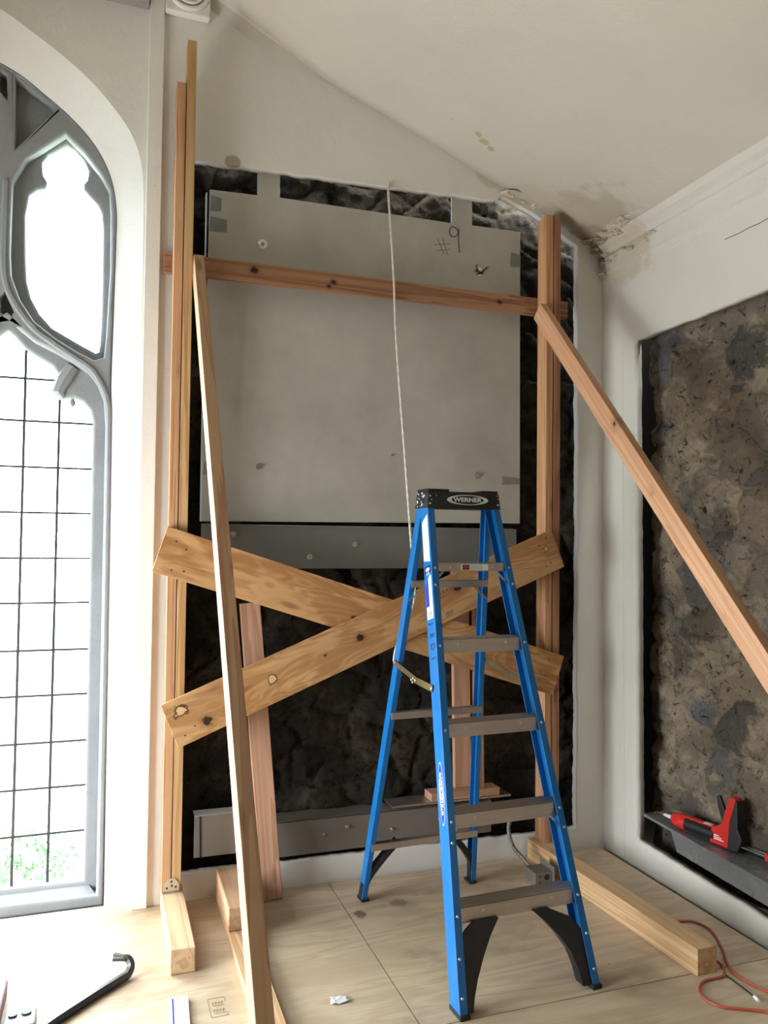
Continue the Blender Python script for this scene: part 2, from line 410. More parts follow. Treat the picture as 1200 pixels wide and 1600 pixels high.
wb = sheet('wall_back', outer, [list(reversed(rec_j)), list(reversed(ROOM_ARCH))], 3.6, 3.645, FY, PL_WALL)
tag(wb, kind='structure')
# splayed plaster reveal of the window
rv = MB(); ringA = [Vector((x, 3.6, z)) for x, z in ROOM_ARCH]; ringB = [Vector((x, 3.70, z)) for x, z in STONE_ARCH]
rv.loft([ringA, [Vector((x, 3.70, z)) for x, z in STONE_ARCH]], caps=False, closed=False)
ro = rv.build('trim_1', PL_REVEAL, smooth=True); tag(ro, kind='structure')
# outside wall mass around the window so daylight only enters through it
sheet_o = sheet('wall_back', [(-2.7, -.3), (.24, -.3), (.24, 4.6), (-2.7, 4.6)], [list(reversed(STONE_ARCH))], 3.705, 3.95, FY, LIME); tag(sheet_o, kind='structure')
tag(MB().box(.12, .184, 3.578, 3.6, 0, ceil_z(.15)).build('trim_2', PL_WALL, bevel=.003), kind='structure')
tag(MB().box(.2, 2.75, 3.86, 3.95, -.3, 4.6).build('wall_back', SEAM), kind='structure')

# ---- rubble stone faces
def rubble(name, u0, u1, v0, v1, step, place, m, amp, seed, sc, edge=0.0):
    nu = int((u1-u0)/step); nv = int((v1-v0)/step); V = []; M_ = []; I_ = []
    for j in range(nv+1):
        for i in range(nu+1):
            u = u0+(u1-u0)*i/nu; v = v0+(v1-v0)*j/nv
            p = Vector((u*sc*.75+seed, v*sc*1.15, seed))
            wv = Vector((noise.noise(p*1.1), noise.noise(p*1.1+Vector((9, 3, 1))), 0))*.45
            d, pts = noise.voronoi(p+wv)
            e = d[1]-d[0]; mort = max(0, min(1, 1-e/.42)); c = pts[0]
            sid = (sin(c.x*12.9898+c.y*78.233)*43758.5453) % 1.0
            body = min(1, e/.4)**.5
            fr = noise.fractal(Vector((u*12, v*12, seed)), .8, 2.1, 5)
            rid = abs(noise.noise(Vector((u*22, v*22, seed+5))))
            if edge and u > edge: fr = -.5; body = -2.2
            h = amp*(body*.8+(sid-.5)*.7)+fr*amp*.30-rid*amp*.25
            V.append(place(u, v, h)); M_.append(mort*.5+1.15*noise.fractal(Vector((u*3.1, v*3.1, 8+seed)), 1.0, 2.0, 4)+.22); I_.append(sid)
    F = [(j*(nu+1)+i, j*(nu+1)+i+1, (j+1)*(nu+1)+i+1, (j+1)*(nu+1)+i) for j in range(nv) for i in range(nu)]
    me = bpy.data.meshes.new(name); me.from_pydata(V, [], F)
    a = me.attributes.new('mortar', 'FLOAT', 'POINT'); a.data.foreach_set('value', M_)
    b = me.attributes.new('stone_id', 'FLOAT', 'POINT'); b.data.foreach_set('value', I_)
    me.polygons.foreach_set('use_smooth', [True]*len(F))
    o = link(name, me, m); tag(o, kind='structure'); return o
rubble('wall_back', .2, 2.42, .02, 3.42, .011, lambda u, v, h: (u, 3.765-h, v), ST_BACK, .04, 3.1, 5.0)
rubble('wall_right', .4, 3.52, .02, 2.72, .011, lambda u, v, h: (2.665-h, u, v), ST_RIGHT, .045, 11.7, 4.6, 3.43)

# ---- right wall with its opening
FX = lambda a, b, d: (d, a, b)
opn = [(.6, .092), (1.6, .092), (2.5, .095), (3.325, .119), (3.327, 1.4), (3.327, 2.585), (2.46, 2.592), (1.6, 2.6), (.6, 2.6)]
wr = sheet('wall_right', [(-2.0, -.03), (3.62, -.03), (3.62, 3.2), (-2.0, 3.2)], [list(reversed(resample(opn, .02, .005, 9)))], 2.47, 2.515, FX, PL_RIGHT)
tag(wr, kind='structure')
tag(MB().box(2.72, 2.80, -2, 3.9, -.3, 3.3).build('wall_right', SEAM), kind='structure')
# cornice along the right wall
prof = [(2.36, 3.235), (2.362, 3.205), (2.385, 3.195), (2.388, 3.165), (2.396, 3.155), (2.412, 3.13), (2.435, 3.112), (2.437, 3.085), (2.447, 3.08), (2.450, 3.062), (2.452, 3.0), (2.462, 2.992), (2.466, 2.96), (2.4705, 2.955), (2.475, 2.95), (2.475, 3.24)]
cr = MB(); rings = []
for i in range(70):
    y = 3.54-i*.08
    d = 1.0 if y < 3.25 else 0.0
    jit = .006 if y > 3.1 else .001
    rings.append([Vector((x+noise.noise(Vector((y*9, x*30, z*30)))*jit, y, z+noise.noise(Vector((y*9, z*30, 4)))*jit)) for x, z in prof])
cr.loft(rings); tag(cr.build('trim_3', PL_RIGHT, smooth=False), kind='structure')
# crack / scored line on the frieze
sc_ = MB()
sc_.tube([(2.4700, 2.70-.01*i*2.2+.0, 2.872+.0015*sin(i*1.3)) for i in range(0, 40)], .0018, 5)
tag(sc_.build('trim_4', PENCIL), kind='structure')
# coving band at the head of the back wall
cv = MB(); rings = []
pts = [(.30, 1), (.45, 1), (.6, 1), (.75, .9), (.9, .6), (1.05, .3), (1.2, .05)]
for x, k in pts:
    z = ceil_z(x); d = .05*k+.004
    rings.append([Vector((x, 3.602, z-.115*k-.01)), Vector((x+.0, 3.602-d*.5, z-.06*k-.006)), Vector((x+.03, 3.602-.17*k-.012, z-.015)), Vector((x+.03, 3.602-.19*k-.014, z-.018)), Vector((x+.03, 3.602-.195*k-.016, z+.03)), Vector((x, 3.602, z+.03))])
cv.loft(rings); tag(cv.build('trim_5', PL_CEIL, smooth=False), kind='structure')
cr2 = MB(); cr2.tube(smooth_path([(.620, 3.40, 3.975), (.609, 3.449, 3.984), (.601, 3.53, 3.984)], 4), .007, 8)
cr2.tube(smooth_path([(.601, 3.53, 3.984), (.73, 3.525, 3.920), (.86, 3.518, 3.855), (1.0, 3.518, 3.792)], 5), [.008]*5+[.007]*5+[.006, .005, .004, .003, .002, .001], 8)
tag(cr2.build('trim_12', PL_CEIL, smooth=True), kind='structure')
# crumbled plaster where ceiling, cornice and back wall meet
def lumps(name, pts, m, seed, n=60, s=(.02, .05)):
    rnd = random.Random(seed); b = MB()
    for k in range(n):
        t = rnd.random()*(len(pts)-1); i = int(t); p = Vector(pts[i]).lerp(Vector(pts[min(i+1, len(pts)-1)]), t-i)
        p += Vector([rnd.gauss(0, .016) for _ in range(3)]); r = rnd.uniform(*s)
        vs2 = []; nn = 8
        for a in range(5):
            th = pi*(a+.5)/5
            for c_ in range(nn):
                ph = 2*pi*c_/nn; d = Vector((sin(th)*cos(ph)*1.5, sin(th)*sin(ph)*1.5, cos(th)*.3))
                vs2.append(p+d*r*(1+1.3*noise.noise(d*3.1+p*31)))
        fs = [(a*nn+c_, a*nn+(c_+1) % nn, (a+1)*nn+(c_+1) % nn, (a+1)*nn+c_) for a in range(4) for c_ in range(nn)]
        fs += [tuple(range(nn)), tuple(range(4*nn, 5*nn))]
        b.add(vs2, fs)
    o = b.build(name, m); tag(o, kind='structure'); return o
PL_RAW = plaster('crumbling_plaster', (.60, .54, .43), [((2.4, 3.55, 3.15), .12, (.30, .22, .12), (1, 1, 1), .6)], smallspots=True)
lumps('trim_6', [(1.78, 3.605, 3.47), (1.95, 3.605, 3.395), (2.1, 3.605, 3.33), (2.25, 3.605, 3.26), (2.40, 3.6, 3.18), (2.46, 3.58, 3.12)], PL_RAW, 5, 70, (.012, .035))
lumps('trim_7', [(2.465, 3.585, 3.14), (2.468, 3.585, 2.99)], PL_RAW, 8, 14, (.010, .022))
lumps('trim_8', [(2.40, 3.55, 3.16), (2.39, 3.35, 3.165), (2.385, 3.16, 3.18)], PL_RAW, 6, 34, (.012, .028))
lumps('trim_9', [(2.45, 3.5, 3.06), (2.455, 3.25, 3.06), (2.455, 3.1, 3.06)], PL_RAW, 9, 26, (.010, .022))
# rounded corner bead standing a little proud beside the right opening
tag(MB().tube([(2.474, 3.43, 0), (2.474, 3.43, 2.55)], .012, 12).build('trim_10', PL_RIGHT, smooth=True), kind='structure')
# remaining room, out of frame
ow = MB()
(a, b_, z0, z1) = SIDE_WINDOWS[0]
ow.box(WLX-.1, WLX, -2, a, -.3, 4.6); ow.box(WLX-.1, WLX, b_, 3.95, -.3, 4.6)
ow.box(WLX-.1, WLX, a, b_, -.3, z0); ow.box(WLX-.1, WLX, a, b_, z1, 4.6)
tag(ow.build('wall_left', PL_WALL), kind='structure')
tag(MB().box(-2.8, 2.8, -2.1, -1.98, -.3, 4.6).build('wall_front', plain('dark_low_bounce', (.16, .12, .09), .6, 0, .2)), kind='structure')  # unseen wall, its dark colour chosen to weaken light bounced from the front

# ------------------------------------------------------------------ arched stone window
MX = -0.88
mir = lambda L: [(2*MX-x, z) for x, z in L]
UP_TRUE = [(-0.218, 3.332), (-0.182, 3.313), (-0.146, 3.274), (-0.124, 3.225), (-0.129, 3.186), (-0.143, 3.167), (-0.143, 3.138), (-0.112, 3.104), (-0.082, 3.076), (-0.066, 3.04), (-0.058, 2.963), (-0.057, 2.857), (-0.055, 2.601), (-0.059, 2.441), (-0.063, 2.409), (-0.076, 2.403), (-0.13, 2.429), (-0.2, 2.466), (-0.259, 2.498), (-0.311, 2.555), (-0.347, 2.62), (-0.366, 2.693), (-0.374, 2.816), (-0.379, 2.981), (-0.366, 3.078), (-0.335, 3.108), (-0.301, 3.12), (-0.293, 3.147), (-0.314, 3.182), (-0.318, 3.232), (-0.293, 3.275), (-0.247, 3.311)]
UP_FRONT = [(-0.429, 2.977), (-0.427, 3.101), (-0.377, 3.209), (-0.3, 3.278), (-0.221, 3.349), (-0.144, 3.28), (-0.071, 3.19), (-0.034, 3.125), (-0.026, 3.03), (-0.022, 2.751), (-0.028, 2.6), (-0.033, 2.459), (-0.04, 2.371), (-0.08, 2.355), (-0.15, 2.386), (-0.242, 2.439), (-0.327, 2.504), (-0.384, 2.589), (-0.423, 2.694), (-0.429, 2.785)]
LO_R = [(-0.435, 2.47), (-0.404, 2.441), (-0.364, 2.395), (-0.324, 2.368), (-0.255, 2.33), (-0.234, 2.301), (-0.227, 2.258), (-0.248, 2.225), (-0.223, 2.182), (-0.2, 2.189), (-0.159, 2.194), (-0.124, 2.177), (-0.094, 2.142), (-0.081, 2.092), (-0.074, 0.075)]
LX = -.437
LO_TRUE = LO_R+[(2*LX-x, z) for x, z in reversed(LO_R[1:])]
LF = [(-0.434, 2.512), (-0.381, 2.462), (-0.325, 2.418), (-0.24, 2.378), (-0.172, 2.341), (-0.102, 2.297), (-0.066, 2.25), (-0.038, 2.184), (-0.027, 2.073), (-0.021, 0.032)]
LO_FRONT = LF+[(2*LX-x, z) for x, z in reversed(LF[1:])]
TRIS = [[(-0.428, 3.560), (-0.257, 3.455), (-0.42, 3.249)], [(-0.489, 3.575), (-0.462, 3.562), (-0.458, 3.462), (-0.489, 3.493)],
        [(-0.447, 2.622), (-0.407, 2.536), (-0.427, 2.512), (-0.458, 2.53), (-0.463, 2.59)]]
rv_ = lambda L: list(reversed(L))
def ccw(L):
    a = sum(L[i][0]*L[(i+1) % len(L)][1]-L[(i+1) % len(L)][0]*L[i][1] for i in range(len(L)))
    return L if a > 0 else list(reversed(L))
cw = lambda L: list(reversed(ccw(L)))
holes_t = [cw(UP_TRUE), cw(LO_TRUE), cw(mir(UP_TRUE)), cw(mir(LO_TRUE))]
holes_f = [cw(UP_FRONT), cw(LO_FRONT), cw(mir(UP_FRONT)), cw(mir(LO_FRONT))]+[cw(t) for t in TRIS]+[cw(mir(t)) for t in TRIS]
wroot = tag(sheet('window_1', ccw(STONE_ARCH), holes_t, 3.765, 3.84, FY, LIME, bevel=.014, bres=2), kind='structure')
sheet('stone_moulding', ccw(STONE_ARCH), holes_f, 3.70, 3.7655, FY, LIME, parent=wroot, bevel=.013, bres=2)
# rim rib following the ogee between the lights
rib = smooth_path([(x, 3.700, z) for x, z in [(-.455, 3.1), (-.456, 2.8), (-.445, 2.66), (-.40, 2.56), (-.33, 2.47), (-.24, 2.405), (-.16, 2.355), (-.09, 2.31), (-.045, 2.24), (-.018, 2.16), (-.012, 2.0), (-.008, 1.2), (-.006, .03)]], 5)
MB().tube(rib, .012, 8).build('stone_rib', LIME, wroot, smooth=True)
# leaf cusp and little boss on the trefoil head
MB().tube([(-.17, 3.77, 2.33), (-.205, 3.77, 2.27), (-.228, 3.77, 2.215), (-.205, 3.775, 2.19)], [.03, .036, .028, .012], 8).build('stone_cusp', LIME, wroot, smooth=True)
MB().tube([(-.168, 3.785, 2.19), (-.168, 3.785, 2.178), (-.168, 3.785, 2.165), (-.168, 3.785, 2.155)], [.006, .012, .012, .005], 10).build('stone_boss', LIME, wroot, smooth=True)
# sloping sill between frame and glass
MB().loft([[Vector((-.84, 3.715, .03)), Vector((-.84, 3.80, .075)), Vector((-.84, 3.80, .0)), Vector((-.84, 3.715, .0))], [Vector((-.022, 3.715, .03)), Vector((-.074, 3.80, .075)), Vector((-.074, 3.80, .0)), Vector((-.022, 3.715, .0))]]).build('stone_sill', LIME, wroot)
LEAD = plain('lead_came', (.05, .055, .06), .5, .3, .2)
ld = MB(); k = (3.80)/3.72
zs = [1.55+(z-1.55)*k for z in (2.255, 2.072, 1.873, 1.677, 1.481, 1.289, 1.087, .894, .694, .502, .309)]
for z in zs: ld.box(-.81, -.07, 3.797, 3.807, z-.0045, z+.0045)
for x in (-.222, -.364, -.506, -.648): ld.box(x-.0055, x+.0055, 3.795, 3.809, .06, 2.43)
for x in (-.222, -.364, -.506, -.648): ld.box(2*MX-x-.0055, 2*MX-x+.0055, 3.795, 3.809, .06, 2.43)
for z in zs: ld.box(-1.61, -.87, 3.797, 3.807, z-.0045, z+.0045)
ld.build('leading', LEAD, wroot)
gm = bpy.data.materials.new('window_glass'); gm.use_nodes = True; nt = gm.node_tree; nt.nodes.clear()
oo = N(nt, 'ShaderNodeOutputMaterial'); mx = N(nt, 'ShaderNodeMixShader'); tr = N(nt, 'ShaderNodeBsdfTransparent'); gl = N(nt, 'ShaderNodeBsdfGlossy')
tr.inputs[0].default_value = (.95, .97, .97, 1); gl.inputs['Roughness'].default_value = .08; mx.inputs[0].default_value = .06
nt.links.new(tr.outputs[0], mx.inputs[1]); nt.links.new(gl.outputs[0], mx.inputs[2]); nt.links.new(mx.outputs[0], oo.inputs[0])
sheet('glass', ccw([(x, z) for x, z in STONE_ARCH]), [], 3.8005, 3.8035, FY, gm, parent=wroot)

# ------------------------------------------------------------------ outside: ground and a leafy tree below the window
GR = plain('ground_green', (.34, .40, .28), .9, 0, .4, 3)
tag(MB().box(-30, 30, 5, 60, -4.2, -4).build('ground', GR), kind='structure')
LEAFM = plain('leaf_green', (.10, .21, .10), .6, 0, .5, 2)
BARK = plain('bark', (.09, .06, .04), .9, 0, .3)
tr_ = empty('leafy_tree', (-2.0, 8.6, -4)); tag(tr_, 'green leafy tree outside behind the lower panes of the arched window', 'tree')
def leaves(cx, cy, cz, R, n, seed):
    rnd = random.Random(seed); b = MB()
    for i in range(n):
        d = Vector((rnd.gauss(0, 1), rnd.gauss(0, 1), rnd.gauss(0, 1))).normalized()*R*(rnd.random()**.4)
        p = Vector((cx, cy, cz))+Vector((d.x, d.y, d.z*.75))
        a = Vector((rnd.gauss(0, 1), rnd.gauss(0, 1), rnd.gauss(0, 1))).normalized(); c_ = a.cross(Vector((0, .3, 1))).normalized(); s = rnd.uniform(.03, .06)
        b.add([p-a*s, p+c_*s*.45, p+a*s, p-c_*s*.45], [(0, 1, 2, 3)])
    return b
fo = MB()
for (dx, dz, R, n_) in [(1.25, 2.35, .55, 1500), (.35, 1.9, .6, 1400), (-.4, 2.5, .6, 1000), (.7, 1.3, .7, 900), (-.9, 1.6, .7, 700)]:
    q = leaves(dx, 0, dz, R, n_, int(dz*10)+int(dx*100)); fo.add(q.v, q.f)
tag(fo.build('foliage', LEAFM, tr_), kind='stuff')
MB().tube([(0, 0, 0), (.1, 0, 1.0), (.5, 0, 1.9), (1.1, 0, 2.3)], [.12, .09, .05, .02], 8).build('trunk', BARK, tr_, smooth=True)

# ------------------------------------------------------------------ lumber
def board(name, a, b, w_, t_, wdir, m, label, cat, group=None, bevel=.002, kids=None):
    a = Vector(a); b = Vector(b); L = (b-a).length; x = (b-a).normalized(); z = Vector(wdir); z = (z-x*z.dot(x)).normalized(); y = z.cross(x)
    mb = MB().box(-L/2, L/2, -t_/2, t_/2, -w_/2, w_/2)
    o = mb.build(name, m, bevel=bevel)
    o.matrix_world = Matrix(((x.x, y.x, z.x, (a.x+b.x)/2), (x.y, y.y, z.y, (a.y+b.y)/2), (x.z, y.z, z.z, (a.z+b.z)/2), (0, 0, 0, 1)))
    tag(o, label, cat, group)
    return o
def screws(o, pts, y, r=.0035, m=None):
    for (x, z) in pts:
        s = MB().cyl((x, y, z), (x, y+(.0008 if y > 0 else -.0008), z), r, 10).build('screw_head', m or INK, o)
# left pair of studs, on the left timber
board('wooden_stud', (.2560, 3.536, .092), (.2535, 3.508, 3.545), .089, .038, (0, 1, 0), FIR, 'orange-brown upright stud nearer the window, shorter of the left pair', 'stud')
board('wooden_stud', (.2972, 3.536, .092), (.2955, 3.506, 3.738), .089, .038, (0, 1, 0), FIR2, 'tallest upright stud, its top standing above all the other lumber', 'stud')
board('wooden_stud', (2.067, 3.528, .092), (2.072, 3.51, 3.225), .089, .038, (0, 1, 0), FIR, 'upright stud of the right pair, the one nearer the ladder', 'stud')
board('wooden_stud', (2.1105, 3.528, .092), (2.1155, 3.51, 3.230), .089, .038, (0, 1, 0), FIRRED, 'upright stud of the right pair, the one nearer the corner', 'stud')
WALER = wood('fir_waler', (.36, .18, .10), (.22, .10, .05), knots=[(-.62, -.019, .01, .013), (-.25, -.019, 0, .010), (-.27, -.019, -.025, .007), (.62, -.019, 0, .010)])
board('wooden_rail', (.199, 3.576, 2.782), (2.232, 3.576, 2.782), .087, .036, (0, 0, 1), WALER, 'reddish horizontal rail running behind both pairs of upright studs', 'rail')
# plywood cross braces
PLYA = wood('plywood_brace_a', (.56, .315, .14), (.34, .15, .05), ply=True, knots=[(-.1, -.01, -.03, .007)])
PLYB = wood('plywood_brace_b', (.56, .325, .15), (.37, .175, .06), ply=True, plugs=[(-.93, -.01, .045, .022), (-.53, -.01, -.0, .017), (.93, -.01, .02, .010)], knots=[(-.845, -.01, -.045, .017), (-.10, -.01, .005, .014), (.42, -.01, .03, .014), (-.28, -.01, .0, .006)])
A = board('plywood_strip', (.201, 3.462, 1.527), (2.112, 3.462, .914), .200, .018, (0, 0, 1), PLYA, 'plywood cross brace sloping down to the right, under the other strip', 'plywood strip')
B = board('plywood_strip', (.253, 3.437, .790), (2.093, 3.437, 1.543), .196, .018, (0, 0, 1), PLYB, 'plywood cross brace rising to the right, on top, with round plugs', 'plywood strip')
screws(A, [(-.95, .05), (-.88, -.06), (-.90, .03), (-.93, -.07), (.93, .06), (.9, -.05), (.93, -.02)], -.0091)
screws(B, [(-.96, .02), (-.95, -.06), (-.9, -.04), (.95, .07), (.93, -.05), (.96, -.02), (.9, .05), (.9, -.06)], -.0091)
# scribbled stamp on the strip beside the ladder
st = MB(); rnd = random.Random(3)
def strokes(mb, segs, m, r=.0012):
    for (x0, y0, x1, y1) in segs: mb.bar(m @ Vector((x0, y0, 0)), m @ Vector((x1, y1, 0)), r, .0006, ref=m.to_3x3() @ Vector((0, 0, 1)))
mb_m = Matrix(((1, 0, 0, .33), (0, 0, -1, -.0095), (0, 1, 0, 0.02), (0, 0, 0, 1)))
segs = []
for r_ in range(2):
    x = -.05
    while x < .06:
        y = .045-r_*.035; segs += [(x, y, x+.006, y+.018), (x+.006, y+.018, x+.012, y), (x+.002, y+.008, x+.010, y+.009)]; x += .018+rnd.random()*.006
segs.append((-.06, -.012, .05, .004))
segs += [(-.01+.011*i, -.10, -.012+.013*i, -.07) for i in range(4)]+[(-.012, -.085, .03, -.08)]
strokes(st, segs, mb_m); st.build('stamp', PENCIL, B)
# raking shores
sA = Vector((0, -1, -1.352)).normalized()
board('wooden_shore', (.337, 3.44+.03, 2.78-.02), (.337, 1.43, .068), .089, .042, (0, -1, .74), FIRL, 'long raking shore from the left studs down past the bottom of the picture', 'shore')
BRACE_R = wood('fir_shore_knots', (.64, .37, .22), (.52, .27, .15), knots=[(-.5, .0, .0, .014), (-.88, 0, .03, .018), (.1, .0, -.02, .010), (.05, 0, .02, .010)])
n1 = Vector((0, -.735, .678))          # towards upper front edge
tp = Vector((2.019, 3.455, 2.775)); dn = Vector((0, -1, -1.087)).normalized()
c0 = tp-n1*.0445+dn*.02; c1 = c0+dn*((c0.z-.035)/abs(dn.z)-.05)
board('wooden_shore', c0, c1, .089, .038, n1, BRACE_R, 'raking shore from the right studs crossing in front of the right wall', 'shore')
board('wooden_plank', (.605, 3.60, 1.285), (.705, 3.50, .004), .089, .038, (1, 0, .08), FIRPINK, 'pinkish plank leaning behind the plywood strips, foot on the deck', 'plank')
# floor timbers
BL = wood('pine_timber_left', (.68, .49, .30), (.55, .34, .19), knots=[(-.27, .02, -.02, .006)])
board('wooden_timber', (.283, 3.575, .0455), (.284, 3.001, .0455), .089, .089, (0, 0, 1), BL, 'short square timber on the deck under the left pair of studs', 'timber', bevel=.004)
board('wooden_timber', (2.050, 3.575, .0455), (2.092, 2.408, .0455), .100, .089, (0, 0, 1), PINE, 'long square timber on the deck under the right pair of studs', 'timber', bevel=.003)
board('wooden_board', (.520, 3.60, .0195), (.512, 1.3, .0195), .038, .092, (0, 0, 1), FIRPALE, 'flat board on the deck under the block and the left raking shore', 'board')
board('wooden_block', (.520, 3.585, .084), (.516, 3.18, .084), .089, .089, (0, 0, 1), FIRL, 'square block lying on the flat board behind the left raking shore', 'block', bevel=.004)
board('wooden_plate', (1.500, 3.650, .330), (1.868, 3.650, .330), .038, .089, (0, 0, 1), FIRPINK, 'short wooden plate lying on the metal ledge behind the ladder', 'plate')
board('wooden_stud', (1.690, 3.665, .350), (1.672, 3.672, 1.435), .089, .030, (1, 0, 0), FIRPINK, 'pinkish short stud behind the ladder, left one standing on the plate', 'stud')
board('wooden_stud', (1.768, 3.650, .350), (1.752, 3.655, 1.435), .080, .038, (0, 1, 0), FIRRED, 'darker short stud behind the ladder, right one standing on the plate', 'stud')
tag(MB().box(1.3, 1.93, 3.605, 3.73, .300, .3095).build('metal_shim', ALU), 'thin pale metal plate sandwiched under the short wooden plate', 'metal plate')
# metal angle tie at the foot of the left studs
tie = empty('stud_tie', (.275, 3.49, .091)); tag(tie, 'perforated metal tie plate at the foot of the left studs', 'tie plate')
t1 = MB(); t1.prism([(-.030, 0), (.034, 0), (.034, .033), (.016, .058), (-.012, .058), (-.030, .034)], lambda a, b: (a, -.004, b), lambda a, b: (a, -.0015, b))
t1.box(-.034, .038, -.012, -.0015, 0, .003)
t1.build('plate', ZINC, tie)
hh = MB()
for (x, z) in [(-.016, .02), (.002, .045), (.02, .022), (.004, .028)]: hh.cyl((x, -.0042, z), (x, -.0052, z), .0045, 10)
hh.build('plate_holes', INK, tie)

# ------------------------------------------------------------------ metal sheets in the recess
pr = empty('sheet_metal', (.39, 3.655, 1.65)); tag(pr, 'large grey metal panel over the rubble, marked with a number nine', 'metal panel')
def loc(o, root): o.location = -Vector(root.location); return o
PT = [(.389, 1.651), (2.006, 1.668), (2.005, 3.200), (1.727, 3.197), (1.727, 3.36), (1.612, 3.36), (1.612, 3.192), (.727, 3.188), (.726, 3.35), (.620, 3.35), (.621, 3.183), (.402, 3.176)]
loc(sheet('panel_sheet', ccw(PT), [], 3.655, 3.663, FY, GALV, parent=pr, bevel=.001), pr)
loc(MB().box(.386, .3905, 3.655, 3.69, 1.651, 3.16).build('panel_flange', WHITEP, pr), pr)
for (x0, x1, z0, z1) in [(.404, .455, 3.075, 3.15), (.402, .482, 2.98, 3.052), (1.945, 2.006, 3.005, 3.085), (1.90, 2.005, 1.865, 1.91), (.394, .43, 1.86, 1.925)]:
    loc(sheet('tape_patch', [(x0, z0), (x1, z0+.006), (x1, z1-.008), (x0+.004, z1)], [], 3.6535, 3.6550, FY, TAPE, parent=pr), pr)
def bolt(root, x, y, z, wr=.022, m=ZINC, ring=True):
    b1 = loc(MB().cyl((x, y, z), (x, y-.003, z), wr, 20).build('washer', m, root, smooth=True), root)
    b2 = MB().cyl((x, y-.003, z), (x, y-.010, z), wr*.48, 6); b2.cyl((x, y-.01, z), (x+.002, y-.022, z), wr*.25, 8)
    o = b2.build('bolt', ALU, root); loc(o, root)
for (x, z, r) in [(.649, 2.954, .022), (1.766, 2.958, .022), (1.762, 1.908, .018), (.647, 1.909, .014), (1.30, 1.99, .006)]: bolt(pr, x, 3.6545, z, r)
g9 = MB(); fm = Matrix(((1, 0, 0, 1.63), (0, 0, -1, 3.6545), (0, 1, 0, 3.12), (0, 0, 0, 1)))
loop = smooth_path([(.018, .03, 0), (.005, .048, 0), (-.018, .052, 0), (-.030, .03, 0), (-.022, .006, 0), (0, .004, 0), (.016, .02, 0), (.022, .05, 0), (.020, -.01, 0), (.026, -.075, 0)], 5)
g9.tube([fm @ Vector((p.x, p.y, 0)) for p in loop], .0024, 5)
for (x0, y0, x1, y1) in [(-.095, -.02, -.058, -.095), (-.068, -.012, -.036, -.098), (-.110, -.052, -.022, -.036), (-.104, -.082, -.022, -.064)]:
    g9.bar(fm @ Vector((x0, y0, 0)), fm @ Vector((x1, y1, 0)), .002, .001, (0, 1, 0))
loc(g9.build('marking', PENCIL, pr), pr)
gs = MB()
for (x0, y0, x1, y1) in [(-.03, .0, .015, -.012), (-.02, -.02, .02, .0), (.005, -.008, .045, .028), (-.02, .018, -.005, -.01), (-.03, .02, -.015, .03)]:
    gs.bar((1.77+x0, 3.653-.008, 2.96+y0), (1.77+x1, 3.653-.008, 2.96+y1), .006, .002, (0, 1, 0))
loc(gs.build('green_mark', GREENINK, pr), pr)

fr_ = empty('steel_flashing', (.39, 3.66, 1.437)); tag(fr_, 'grey steel flashing strip just below the large metal panel', 'flashing')
f1 = MB().box(.391, 1.99, 3.662, 3.668, 1.437, 1.638); f1.box(.391, 1.96, 3.640, 3.668, 1.634, 1.640)
loc(f1.build('strip', STEEL, fr_, bevel=.001), fr_)
for (x, z, r) in [(.535, 1.595, .014), (1.118, 1.553, .013), (.895, 1.492, .013)]: bolt(fr_, x, 3.6615, z, r)
an = empty('steel_angle', (.7, 3.64, .12)); tag(an, 'long brown-grey steel angle ledge low in the back recess', 'steel angle')
a1 = MB().box(.62, 1.83, 3.622, 3.630, .128, .286); a1.box(.62, 1.83, 3.622, 3.75, .280, .288)
loc(a1.build('angle', STEELD, an, bevel=.001), an)
for (x, z, r) in [(1.08, .235, .011), (1.30, .2, .008), (.97, .21, .006), (1.55, .22, .008)]: bolt(an, x, 3.6215, z, r)
pl = empty('steel_plate', (.382, 3.655, .156)); tag(pl, 'pale steel plate with a dark vertical line beside the left studs', 'steel plate')
p1 = MB().box(.384, .61, 3.656, 3.664, .158, .345); loc(p1.build('plate', GALV, pl), pl)
loc(MB().box(.384, .61, 3.648, 3.72, .340, .3455).build('plate_lip', WHITEP, pl), pl)
loc(MB().bar((.414, 3.6545, .158), (.410, 3.6545, .345), .008, .002, (0, 1, 0)).build('strap_line', NAVY, pl), pl)
sh = empty('steel_ledge', (2.49, 3.3, .25)); tag(sh, 'blue-grey steel ledge in the right wall opening carrying the caulking gun', 'ledge')
zt = lambda y: .232+(y-2.45)*.022
xf = lambda y: 2.478+(y-2.45)*.022
s1 = MB(); ys = [3.30, 2.9, 2.45, 1.4]
s1.loft([[Vector((xf(y), y, zt(y))), Vector((2.632, y, zt(y)+.003)), Vector((2.632, y, zt(y)-.004)), Vector((xf(y)+.006, y, zt(y)-.006)), Vector((xf(y)+.006, y, zt(y)-(.09 if y < 3.08 else .012))), Vector((xf(y), y, zt(y)-(.09 if y < 3.08 else .012)))] for y in (3.305, 3.10, 3.06, 2.9, 2.45, 1.4)])
loc(s1.build('angle', STEELR, sh), sh)

